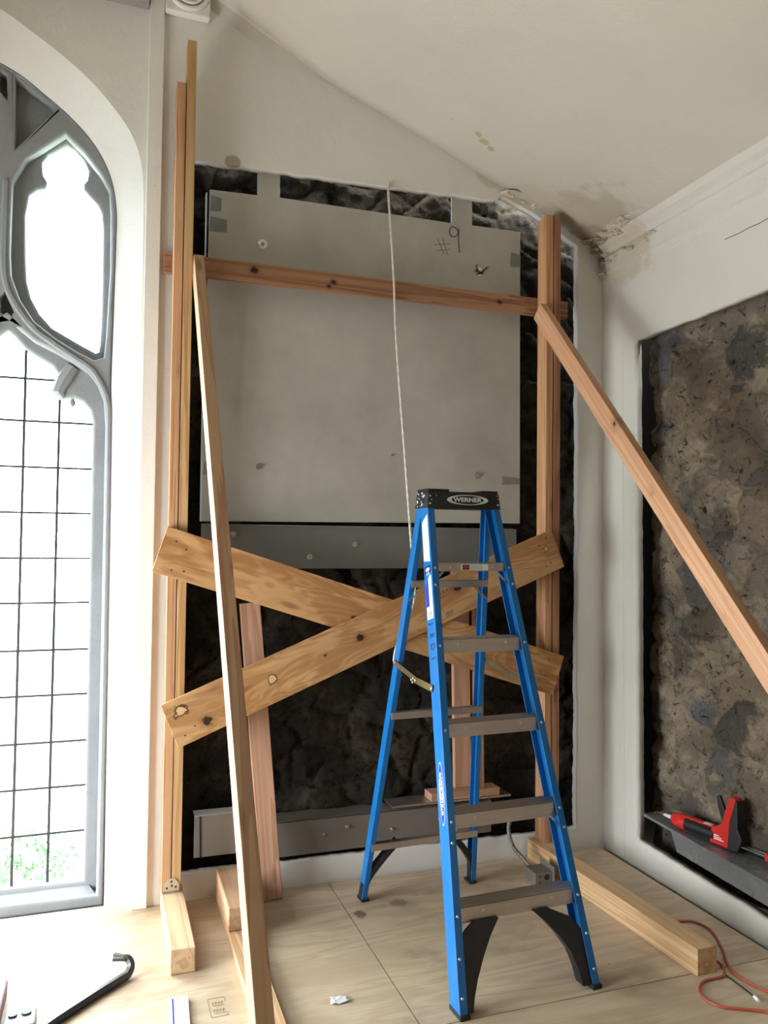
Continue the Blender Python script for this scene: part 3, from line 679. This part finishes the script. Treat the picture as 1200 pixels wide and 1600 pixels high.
# ------------------------------------------------------------------ rope
rp = smooth_path([(1.251, 3.592, 3.315), (1.247, 3.588, 3.28), (1.243, 3.575, 3.24), (1.247, 3.555, 3.1), (1.262, 3.545, 2.85), (1.272, 3.54, 2.6), (1.288, 3.52, 2.3), (1.300, 3.48, 2.0), (1.306, 3.44, 1.75), (1.300, 3.38, 1.55), (1.303, 3.34, 1.42), (1.285, 3.31, 1.30), (1.228, 3.28, 1.18), (1.185, 3.26, 1.10), (1.175, 3.255, 1.05)], 14)
tw = MB()
for s_ in range(3):
    pts = []
    for i, p in enumerate(rp):
        a = i*.9+s_*2*pi/3; pts.append(p+Vector((cos(a), sin(a), 0))*.0028)
    tw.tube(pts, .0036, 6)
tag(tw.build('rope', ROPE, smooth=True), 'thin white twisted rope hanging from the plaster edge to behind the ladder', 'rope')

# ------------------------------------------------------------------ stepladder
LR = empty('stepladder', (1.37, 2.925, 0), radians(2.7)); tag(LR, 'blue fibreglass stepladder with black top cap standing open on the deck', 'stepladder')
ZT = 1.735
def fx(z): return .277-(.277-.163)*z/1.72          # outer x of front rails
def fy(z): return -.487+.525*z/1.72               # front face y of front rails
def rx(z): return .280-(.280-.160)*z/1.72
def ry(z): return .490-.345*z/1.72                # rear face y of rear rails
def rail(side, fxf, fyf, dep, fl_, rear, z0=.014, z1=ZT):
    t = .0045; b = MB(); rings = []
    for z in (z0, z1):
        x = fxf(z); y = fyf(z)
        if not rear: P = [(x, y), (x, y+dep), (x-fl_, y+dep), (x-fl_, y+dep-t), (x-t, y+dep-t), (x-t, y+t), (x-fl_, y+t), (x-fl_, y)]
        else: P = [(x, y), (x, y-dep), (x-fl_, y-dep), (x-fl_, y-dep+t), (x-t, y-dep+t), (x-t, y-t), (x-fl_, y-t), (x-fl_, y)]
        rings.append([Vector((side*a, c_, z)) for a, c_ in P])
    b.loft(rings); return b
for s in (-1, 1):
    rail(s, fx, fy, .076, .029, False).build('front_rail', BLUE, LR, bevel=.0012)
    rail(s, rx, ry, .050, .024, True, .012, 1.72).build('rear_rail', BLUE, LR, bevel=.0012)
# steps
STEPZ = [.312, .598, .896, 1.192, 1.483]
for i, z in enumerate(STEPZ):
    y = fy(z); xo = fx(z)-.005; b = MB(); hgt = .052 if i < 4 else .034
    dp = .082 if i < 4 else .05
    b.box(-xo, xo, y+.005, y+dp, z-.003, z); b.box(-xo, xo, y+.005, y+.008, z-hgt, z); b.box(-xo, xo, y+dp-.003, y+dp, z-hgt*.7, z)
    for k_ in range(7):
        if i < 4: b.box(-xo, xo, y+.012+k_*.010, y+.015+k_*.010, z, z+.0022)
    so = b.build('step', ALU, LR, bevel=.0008)
    for (fx_, zz) in ((-.55, -.018), (.55, -.018)):
        MB().tube([(fx_*xo, y+.005, z+zz), (fx_*xo, y+.002, z+zz), (fx_*xo, y+.0005, z+zz)], [.0055, .005, .002], 10).build('rivet', ZINC, so, smooth=True)
    if i == 4:
        lb = MB().box(-.045, .075, y+.0035, y+.0048, z-.030, z-.007).build('warning_label', WHITEL, so)
        MB().box(-.041, -.010, y+.0028, y+.0034, z-.028, z-.009).build('warning_panel', INK, so)
        el = MB(); el.prism([(-.0255+.013*cos(a*pi/8), z-.0185+.0065*sin(a*pi/8)) for a in range(16)], lambda a, b_: (a, y+.0027, b_), lambda a, b_: (a, y+.0021, b_)); el.build('warning_oval', REDL, so)
        tx = MB()
        for r_ in range(3):
            for q in range(9): tx.box(-.006+q*.0062, -.006+q*.0062+.0045, y+.0028, y+.0034, z-.0265+r_*.006, z-.0235+r_*.006)
        tx.build('fine_print', GREYPRINT, so)
# diagonal step braces
for z in (STEPZ[1], STEPZ[4]):
    for s in (-1, 1):
        zz = z-.07; x1 = fx(zz)-.006; y = fy(z)+.03
        b = MB(); b.bar((s*(x1-.075), y, z-.02), (s*x1, fy(zz)+.03, zz-.022), .016, .003, (0, 0, 1)); b.bar((s*(x1-.075), y-.006, z-.02), (s*x1, fy(zz)+.024, zz-.022), .002, .009, (0, 0, 1))
        b.build('step_brace', ZINC, LR)
# rivets on the rail faces
def rivet(p, d, parent=LR):
    p = Vector(p); d = Vector(d); MB().tube([p, p+d*.0025, p+d*.004], [.0058, .005, .002], 10).build('rivet', ZINC, parent, smooth=True)
for s in (-1, 1):
    for z in STEPZ: rivet((s*(fx(z)-.013), fy(z-.02), z-.02), (0, -1, 0))
    for z in (.06, .17, STEPZ[1]-.085, STEPZ[4]-.085): rivet((s*(fx(z)-.012), fy(z), z), (0, -1, 0))
# rear horizontals
for z in (.262, .845, 1.405):
    y = ry(z)-.052; xo = rx(z)-.004; b = MB(); b.box(-xo, xo, y, y+.003, z-.030, z); b.box(-xo, xo, y, y+.028, z-.003, z)
    b.build('rear_bar', ALU, LR, bevel=.0006)
z = 1.405
for s in (-1, 1):
    b = MB(); b.bar((s*(rx(z)-.085), ry(z)-.058, z-.012), (s*(rx(z-.075)-.004), ry(z-.075)-.050, z-.085), .016, .003, (0, 0, 1)); b.build('rear_brace', ZINC, LR)
    rivet((s*(rx(z)-.075), ry(z)-.053, z-.015), (0, -1, 0))
# black knee braces and shoes
for s in (-1, 1):
    zt_ = STEPZ[0]-.050
    outer_c = [(fx(.02)-.006, .012), (fx(.1)-.006, .10), (fx(.25)-.006, zt_-.06)]
    if s > 0: poly = [(fx(.01)-.006, .012), (fx(.1)-.006, .10), (fx(.17)-.010, .165), (fx(.2)-.06, .225), (.115, zt_+.004), (.055, zt_+.002), (.10, .225), (.15, .17), (.187, .115), (.205, .06), (.212, .012)]
    else: poly = [(fx(.01)-.006, .012), (fx(.1)-.006, .10), (fx(.22)-.010, .21), (fx(.2)-.045, zt_-.018), (.185, zt_+.004), (.085, zt_+.002), (.125, .215), (.160, .16), (.192, .10), (.212, .05), (.222, .012)]
    y0 = lambda b_: fy(b_)+.010
    b = MB(); b.prism([(a, c_) for a, c_ in poly], lambda a, c_: (s*a, fy(c_)+.008, c_), lambda a, c_: (s*a, fy(c_)+.014, c_))
    ed = poly[5:]
    for (p, q) in zip(ed[:-1], ed[1:]):
        b.loft([[Vector((s*p[0], fy(p[1])+.008, p[1])), Vector((s*p[0], fy(p[1])+.055, p[1])), Vector((s*(p[0]+.004), fy(p[1])+.055, p[1]+.001)), Vector((s*(p[0]+.004), fy(p[1])+.008, p[1]+.001))],
                [Vector((s*q[0], fy(q[1])+.008, q[1])), Vector((s*q[0], fy(q[1])+.055, q[1])), Vector((s*(q[0]+.004), fy(q[1])+.055, q[1]+.001)), Vector((s*(q[0]+.004), fy(q[1])+.008, q[1]+.001))]])
    b.build('knee_brace', BLACKP, LR)
    b = MB().box(s*(fx(0)+.002), s*(fx(0)-.036), fy(0)-.004, fy(0)+.080, 0, .015); b.build('foot', RUBBER, LR, bevel=.002)
    b = MB().box(s*(rx(0)+.002), s*(rx(0)-.034), ry(0)-.056, ry(0)+.004, 0, .013); b.build('foot', RUBBER, LR, bevel=.002)
    b = MB(); P1 = smooth_path([(s*(rx(0)-.012), ry(0)-.026, .015), (s*(rx(.1)-.018), ry(.1)-.03, .10), (s*(rx(.2)-.07), ry(.2)-.03, .185), (s*(rx(.25)-.135), ry(.25)-.03, .258)], 6)
    for p, q in zip(P1[:-1], P1[1:]): b.bar(p, q, .040, .020, (0, 1, 0)) if False else b.bar(p, q, .026, .034, (0, 1, 0))
    b.build('rear_knee_brace', BLACKP, LR)
# spreaders
for s in (-1, 1):
    xo = s*(fx(1.0)+.004); a = Vector((xo, fy(1.005)+.052, 1.012)); m_ = Vector((s*(fx(1.0)-.002), .055, 1.018)); e = Vector((s*(rx(1.05)+.004), ry(1.055)-.022, 1.056))
    b = MB(); b.bar(a, m_+Vector((0, .02, 0)), .003, .026, (0, 0, 1)); b.build('spreader_arm', BRASS, LR)
    b = MB(); b.bar(m_+Vector((s*.003, -.03, .001)), e, .003, .022, (0, 0, 1)); b.build('spreader_arm', BRASS, LR)
    for dy, dz in ((-.02, 0), (.0, .004), (.018, -.004), (.006, -.012)):
        rivet(m_+Vector((s*.005, dy, dz)), (s, 0, 0))
    rivet(a+Vector((s*.002, .006, 0)), (s, 0, 0)); rivet(e+Vector((s*.002, 0, 0)), (s, 0, 0))
    if s < 0:
        b = MB().cyl(e+Vector((.012, 0, -.05)), e+Vector((.030, -.002, -.052)), .010, 6); b.bar(e+Vector((.012, 0, .0)), e+Vector((.014, 0, -.06)), .004, .02); b.build('spreader_bolt', ZINC, LR)
# top cap
cap = MB(); z0, z1 = 1.702, 1.770
def cring(z, gx, y0, y1, r=.02):
    out = []
    for (cx_, cy_, a0) in ((gx-r, y1-r, 0), (-gx+r, y1-r, 90), (-gx+r, y0+r, 180), (gx-r, y0+r, 270)):
        for k_ in range(5):
            a = radians(a0+90*k_/4); out.append(Vector((cx_+r*cos(a), cy_+r*sin(a), z)))
    return out
yf, yb = fy(z0)-.006, ry(z0)+.006
cap.loft([cring(z0, .174, yf, yb), cring(z0+.05, .169, yf+.004, yb-.004), cring(z1-.003, .166, yf+.006, yb-.006), cring(z1, .162, yf+.010, yb-.010)])
co_ = cap.build('top_cap', BLACKP, LR, smooth=True)
tr2 = MB(); tr2.box(-.163, -.065, yf+.012, yb-.012, z1-.001, z1+.010); tr2.box(.085, .160, yf+.012, yb-.012, z1-.001, z1+.008); tr2.box(-.065, .055, yb-.030, yb-.012, z1-.001, z1+.006)
tr2.build('cap_tray', BLACKP, co_, bevel=.003)
def on_front(x, z): return Matrix(((1, 0, 0, x), (0, .08, -1, yf-.0005), (0, 1, 0, z), (0, 0, 0, 1)))
mm = Matrix(((1, 0, 0, .012), (0, .075, -1, yf+.0005), (0, 1, 0, 1.737), (0, 0, 0, 1)))
ring = []; E1 = []; E2 = []
for a in range(48):
    t = 2*pi*a/48; E1.append((.094*cos(t), .0205*sin(t))); E2.append((.074*cos(t), .0175*sin(t)))
sheet('logo_ring', ccw(E1), [cw(E2)], 0, .0012, lambda a, b_, d: tuple(mm @ Vector((a, b_, d))), SILVERP, parent=co_)
text_mesh('logo_text', 'WERNER', .0245, SILVERP, mm, co_, .0008, .0008, 1.0, 1.3)
# paint spatters on the cap
rnd = random.Random(5); sp_ = MB()
for k_ in range(26):
    z_ = rnd.uniform(1.708, 1.765); y_ = rnd.uniform(yf+.025, yb-.025); x_ = -.174+.005*(z_-z0)/.05-.0006
    sz = rnd.choice([.0015, .002, .003, .005]); sp_.cyl((x_+.001, y_, z_), (x_-.0012, y_, z_), sz, 7)
for (x_, z_, sz) in [(-.155, 1.75, .003), (-.15, 1.735, .0025), (-.157, 1.72, .004), (-.128, 1.752, .002), (.153, 1.72, .004), (.156, 1.745, .002), (.15, 1.757, .002)]: sp_.cyl((x_, yf+.004, z_), (x_, yf-.0008+ (z_-z0)*.075, z_), sz, 7)
tag(sp_.build('paint_spatter', WHITEP, co_), kind='stuff')
# labels on the outer face of the left front rail: frame (across = y, along = z)
def rail_frame(zc, dy=.038, off=.0006):
    d = Vector((-(fx(1)-fx(0))*-1*-1, fy(1)-fy(0), 1)); d = Vector((-(fx(1)-fx(0)), fy(1)-fy(0), 1)).normalized()   # up the rail (left side: x = -fx)
    yv = Vector((0, 1, 0)); n_ = d.cross(yv).normalized()
    if n_.x > 0: n_ = -n_
    yv = n_.cross(d).normalized()
    if yv.y < 0: yv = -yv
    o = Vector((-fx(zc), fy(zc)+dy, zc))+n_*off
    return d, yv, n_, o
def on_rail(zc, rot=0, dy=.038, off=.0006):
    d, yv, n_, o = rail_frame(zc, dy, off)
    right = -yv; up = d
    if rot == -90: right, up = -d, -yv       # text reads downward
    n_ = right.cross(up)
    return Matrix(((right.x, up.x, n_.x, o.x), (right.y, up.y, n_.y, o.y), (right.z, up.z, n_.z, o.z), (0, 0, 0, 1)))
def patch(name, zc, w_, h_, m, off, dy=.038, poly=None):
    M_ = on_rail(zc, 0, dy, off); b = MB()
    P = poly or [(-w_/2, -h_/2), (w_/2, -h_/2), (w_/2, h_/2), (-w_/2, h_/2)]
    b.prism(P, lambda a, c_: M_ @ Vector((a, c_, 0)), lambda a, c_: M_ @ Vector((a, c_, .0004))); return b.build(name, m, LR)
patch('instruction_label', 1.575, .052, .17, WHITEL, .0004, poly=[(-.026, -.085), (.026, -.098), (.026, .098), (-.026, .075)])
b = MB(); M_ = on_rail(1.575, 0, .038, .0010)
for r_ in range(26):
    if r_ in (7, 15, 21): continue
    zz = .068-r_*.0058; b.prism([(-.022, zz), (.021-.006*((r_*7) % 3), zz), (.021-.006*((r_*7) % 3), zz+.0022), (-.022, zz+.0022)], lambda a, c_: M_ @ Vector((a, c_, 0)), lambda a, c_: M_ @ Vector((a, c_, .0003)))
b.build('label_print', GREYPRINT, LR)
patch('brand_badge', 1.455, .056, .030, NAVY, .0004)
M_ = on_rail(1.455, 0, .038, .0011); sheet('badge_oval', ccw([(.018*cos(2*pi*a/24), .007*sin(2*pi*a/24)) for a in range(24)]), [], 0, .0004, lambda a, b_, d: tuple(M_ @ Vector((a, b_, d))), SILVERP, parent=LR)
M_ = on_rail(1.440, 0, .038, .0006); text_mesh('size_text', '6 ft', .018, WHITEL, M_, LR, .0003, .0003)
patch('rating_label', 1.348, .050, .165, WHITEL, .0004, poly=[(-.026, -.085), (.026, -.085), (.026, .085), (.012, .085), (-.026, .045)])
patch('rating_panel', 1.358, .024, .10, BLUEP, .0010, .052, poly=[(-.013, -.05), (.013, -.05), (.013, .055), (-.013, .03)])
M_ = on_rail(1.283, 0, .038, .0010); b = MB()
for q in range(12): b.prism([(-.018+q*.003, -.012), (-.018+q*.003+.0012+.0006*(q % 3), -.012), (-.018+q*.003+.0012+.0006*(q % 3), .012), (-.018+q*.003, .012)], lambda a, c_: M_ @ Vector((a, c_, 0)), lambda a, c_: M_ @ Vector((a, c_, .0003)))
b.build('barcode', GREYPRINT, LR)
# hand lettering down the rail: C E D I style letters turned sideways
for k_, ch in enumerate('JEDI'):
    M_ = on_rail(1.248-k_*.042, -90, .036, .0006)
    text_mesh('marker_letter', ch, .050, INK, M_, LR, .0004, .0003, 1, .75)
# maker's oval lower down
def oval_on_rail(name, zc, a_, b_, m, off):
    M_ = on_rail(zc, 0, .036, off); return sheet(name, ccw([(a_*cos(2*pi*k/40), b_*sin(2*pi*k/40)) for k in range(40)]), [], 0, .0004, lambda a, c_, d: tuple(M_ @ Vector((a, c_, d))), m, parent=LR)
oval_on_rail('oval_border', .660, .0195, .108, WHITEL, .0004)
oval_on_rail('oval_ring', .660, .0175, .104, BLUEP, .0009)
oval_on_rail('oval_field', .660, .0135, .074, WHITEL, .0014)
text_mesh('oval_text', 'WERNER', .026, NAVY, on_rail(.660, -90, .036, .0022), LR, .0003, .0002, 1, 1.2)

# ------------------------------------------------------------------ small things
# caulking gun on the ledge (local x along the gun, nozzle at -x, z up)
cg = empty('caulking_gun', (2.560, 2.93, .2455)); cg.rotation_euler = (0, 0, radians(-80))
tag(cg, 'red and black caulking gun lying on the steel ledge in the right wall', 'caulking gun')
def lathe(prof_, n=20):
    b = MB(); b.loft([[Vector((x, r*cos(2*pi*k/n), r*sin(2*pi*k/n)))+Vector((0, 0, .040)) for k in range(n)] for x, r in prof_]); return b
lathe([(-.30, .0015), (-.255, .003), (-.25, .0045)], 8).build('nozzle_tip', plain('brown_tip', (.12, .07, .04), .5), cg)
lathe([(-.252, .006), (-.20, .011), (-.195, .018)]).build('nozzle', WHITEP, cg, smooth=True)
lathe([(-.20, .018), (-.190, .027), (-.165, .033), (-.13, .034), (-.115, .032)]).build('front_cap', REDP, cg, smooth=True)
lathe([(-.12, .029), (.04, .029)]).build('cartridge', BLACKP, cg, smooth=True)
b = MB(); b.bar((-.14, 0, .070), (.05, 0, .070), .026, .008); b.build('top_rail', REDP, cg, bevel=.002)
b = MB(); b.box(-.02, .02, -.012, .012, .0735, .075); b.build('rail_label', WHITEL, cg)
b = MB(); poly = [(.02, .006), (.115, .004), (.12, .06), (.125, .12), (.155, .215), (.150, .228), (.125, .228), (.100, .16), (.085, .105), (.055, .085), (.03, .070)]
b.prism(poly, lambda a, c_: (a, -.024, c_), lambda a, c_: (a, .024, c_)); b.build('handle_body', REDP, cg, bevel=.004)
b = MB(); poly = [(.112, .0), (.165, .004), (.185, .06), (.165, .10), (.165, .21), (.153, .218), (.128, .12), (.118, .06)]
b.prism(poly, lambda a, c_: (a, -.026, c_), lambda a, c_: (a, .026, c_)); b.build('grip', BLACKP, cg, bevel=.004)
b = MB(); b.prism([(.078, .10), (.095, .108), (.088, .16), (.062, .215), (.048, .212), (.055, .16)], lambda a, c_: (a, -.008, c_), lambda a, c_: (a, .008, c_)); b.build('trigger', BLACKP, cg, bevel=.002)
b = MB(); b.cyl((.16, -.013, .030), (.34, -.013, .030), .003, 8); b.cyl((.16, .013, .030), (.34, .013, .030), .003, 8); b.build('plunger_rod', ZINC, cg)
b = MB(); b.box(.29, .35, -.024, .024, .014, .044); b.build('plunger_handle', REDP, cg, bevel=.005)
b = MB(); rnd = random.Random(2)
for r_ in range(3): b.box(.045, .095-.012*r_, -.0255, -.0240, .028+r_*.008, .032+r_*.008)
b.build('handle_print', WHITEL, cg)

# orange cord at the foot of the right timber
c1_ = smooth_path([(2.16, 2.815, .014), (2.239, 2.775, .006), (2.31, 2.752, .006), (2.335, 2.69, .006), (2.32, 2.63, .006), (2.258, 2.512, .006), (2.205, 2.431, .006), (2.18, 2.35, .006), (2.204, 2.24, .006), (2.26, 2.12, .006), (2.25, 1.98, .006), (2.15, 1.98, .006), (2.10, 2.08, .006), (2.108, 2.143, .006), (2.041, 2.185, .006), (1.985, 2.218, .006), (1.965, 2.268, .006), (1.985, 2.325, .006), (2.04, 2.365, .006), (2.13, 2.372, .006), (2.175, 2.42, .006), (2.185, 2.472, .006), (2.175, 2.50, .006)], 8)
c1_ = c1_[8:]
tag(MB().tube(c1_, .0048, 8).build('orange_cord', ORANGE, smooth=True), 'orange cord looping on the deck around the end of the right timber', 'cord')
b = MB(); b.tube([(2.147, 2.39, .004), (2.142, 2.30, .006), (2.137, 2.229, .005)], .0025, 6)
nb = empty('wire_stub', (2.137, 2.229, .004)); tag(nb, 'thin dark wire with a white tip lying inside the cord loop', 'wire')
loc(b.build('wire', INK, nb), nb); loc(MB().cyl((2.137, 2.232, .006), (2.130, 2.205, .006), .006, 8).build('white_tip', WHITEL, nb), nb)
# electrical box and conduit at the foot of the right studs
eb = empty('electrical_box', (1.915, 3.30, 0)); tag(eb, 'grey metal electrical box with flexible conduit on the deck by the right timber', 'electrical box')
EBM = metal('box_steel', (.22, .205, .18), .45, (10, 10, 10), .5)
b = MB().box(-.050, .040, -.05, .05, .002, .062); b.build('box', EBM, eb, bevel=.004)
b = MB().box(.040, .043, -.062, .062, -.0, .085); b.build('cover_plate', EBM, eb)
hb = MB()
for (y_, z_) in ((-.0505, .02), (-.0505, .045)): hb.cyl((-.025, y_, z_), (-.025, y_-.001, z_), .005, 10)
hb.cyl((.01, -.0505, .04), (.01, -.0515, .04), .014, 14)
hb.build('knockout', INK, eb)
cp_ = smooth_path([(-.01, .05, .045), (-.015, .11, .06), (-.035, .19, .10), (-.04, .225, .17), (-.02, .232, .23), (.01, .236, .25)], 10)
b = MB(); b.tube(cp_, [.009+.0016*((i % 2)) for i in range(len(cp_))], 10); b.build('conduit', EBM, eb)
# pry bar on the deck under the window
pb = smooth_path([(-.33, 2.55, .014), (-.18, 2.76, .014), (-.03, 2.915, .014), (.070, 3.005, .015), (.095, 3.025, .018), (.107, 3.045, .035), (.098, 3.058, .055), (.078, 3.06, .062)], 6)
BAR = metal('dark_bar_steel', (.10, .095, .09), .4, (10, 10, 10), .7)
pr_ = empty('pry_bar', (-.33, 2.55, 0)); tag(pr_, 'dark steel pry bar with hooked claw on the bright deck below the window', 'pry bar')
b = MB(); b.tube(pb, [.0155]*(len(pb)-8)+[.015, .0148, .0145, .014, .013, .012, .011, .010], 6); loc(b.build('shaft', BAR, pr_), pr_)
b = MB(); b.bar((.088, 3.052, .060), (.045, 3.063, .060), .013, .010); b.bar((.082, 3.066, .062), (.05, 3.092, .062), .013, .010); loc(b.build('claw', BAR, pr_), pr_)
# aluminium straightedge
rl = empty('straightedge', (.255, 2.73, 0)); tag(rl, 'white straightedge with a blue edge line on the deck', 'straightedge')
rl.rotation_euler = (0, 0, radians(-3))
MB().box(-.026, .027, -.40, .105, 0, .014).build('blade', WHITEL, rl, bevel=.001)
MB().box(-.0265, -.0215, -.40, .095, .0135, .0146).build('blue_line', BLUEP, rl)
MB().box(-.006, .006, .05, .056, .0140, .0146).build('hole_mark', GREYPRINT, rl)
# stamped mark on the deck
st2 = MB(); M_ = Matrix(((1, 0, 0, .378), (0, 1, 0, 2.755), (0, 0, 1, .0006), (0, 0, 0, 1)))
seg2 = [(-.028, .055, -.028, -.055), (-.026, .055, .028, .055), (.028, .055, .028, .03), (-.026, -.055, .026, -.055), (.026, -.055, .026, -.035)]
for r_ in range(2):
    for q in range(4):
        x = -.016+q*.010; y = .030-r_*.045; seg2 += [(x, y, x, y-.014), (x, y, x+.006, y), (x, y-.007, x+.006, y-.007)]
    seg2.append((-.016, .010-r_*.045, .022, .010-r_*.045))
strokes(st2, seg2, M_, .0018); tag(st2.build('deck_stamp', plain('faded_ink', (.24, .19, .13), .6)), 'faded rectangular ink stamp on the plywood deck beside the flat board', 'stamp')
# torn paper and debris
def scrap(name, loc_, w_, d_, h_, m, label, cat, seed):
    rnd = random.Random(seed); V = []; n_ = 6
    for j in range(n_):
        for i in range(n_):
            V.append((loc_[0]+(i/(n_-1)-.5)*w_*(1+.3*rnd.random()), loc_[1]+(j/(n_-1)-.5)*d_*(1+.3*rnd.random()), .001+h_*rnd.random()))
    F = [(j*n_+i, j*n_+i+1, (j+1)*n_+i+1, (j+1)*n_+i) for j in range(n_-1) for i in range(n_-1)]
    b = MB().add(V, F); o = b.build(name, m, smooth=True); s_ = o.modifiers.new('t', 'SOLIDIFY'); s_.thickness = .0008
    tag(o, label, cat); return o
scrap('paper_scrap', (.775, 2.66, 0), .055, .03, .012, WHITEL, 'crumpled white scrap on the deck between board and ladder', 'scrap', 1)
b = MB().tube([(-.40, 2.86, .012), (-.30, 2.90, .014), (-.285, 2.89, .02), (-.278, 2.8, .02)], [.02, .02, .015, .014], 8)
rb = MB(); rb.box(-.375, -.296, 2.72, 3.06, 0, .05); 
tag(rb.build('tool_case', plain('dark_red_case', (.10, .012, .012), .5), bevel=.006), 'dark red case end at the bottom left edge of the picture', 'case')
gt = empty('grey_tool', (-.24, 2.86, 0)); tag(gt, 'grey metal tool head beside the lower end of the pry bar', 'tool')
MB().box(-.045, .05, -.06, .035, 0, .028).build('body', metal('grey_cast', (.35, .34, .34), .4, (10, 10, 10), .4), gt, bevel=.006)
b = MB(); b.cyl((-.02, .0, .028), (-.02, .0, .034), .014, 12); b.cyl((.02, .005, .028), (.02, .005, .034), .016, 12); b.build('knob', INK, gt)
# round moulded boss high on the back wall
bs = empty('plaster_boss', (.285, 3.6, 4.0)); tag(bs, 'round moulded plaster boss on a square block at the top of the back wall', 'plaster boss')
MB().box(-.10, .095, -.045, 0, -.085, .11).build('block', PL_WALL, bs, bevel=.006)
b = MB()
for (r0, r1, y_) in [(.085, .012, -.05), (.062, .008, -.056)]:
    b.tube([(r0*cos(2*pi*k/32), y_, .02+r0*sin(2*pi*k/32)) for k in range(33)], r1, 8, caps=False)
b.build('ring', PL_WALL, bs, smooth=True)
b = MB()
for k in range(4):
    a = k*pi/2+.5; b.tube([(0, -.05, .02), (.025*cos(a), -.075, .02+.025*sin(a)), (.05*cos(a+.4), -.055, .02+.05*sin(a+.4))], [.012, .016, .006], 8)
b.build('rosette', PL_WALL, bs, smooth=True)
# timber beam end crossing the top left
tag(MB().box(-2.7, .115, 3.44, 3.6, 3.922, 4.1).build('trim_11', plain('dusky_beam', (.27, .24, .25), .7, 0, .15)), kind='structure')
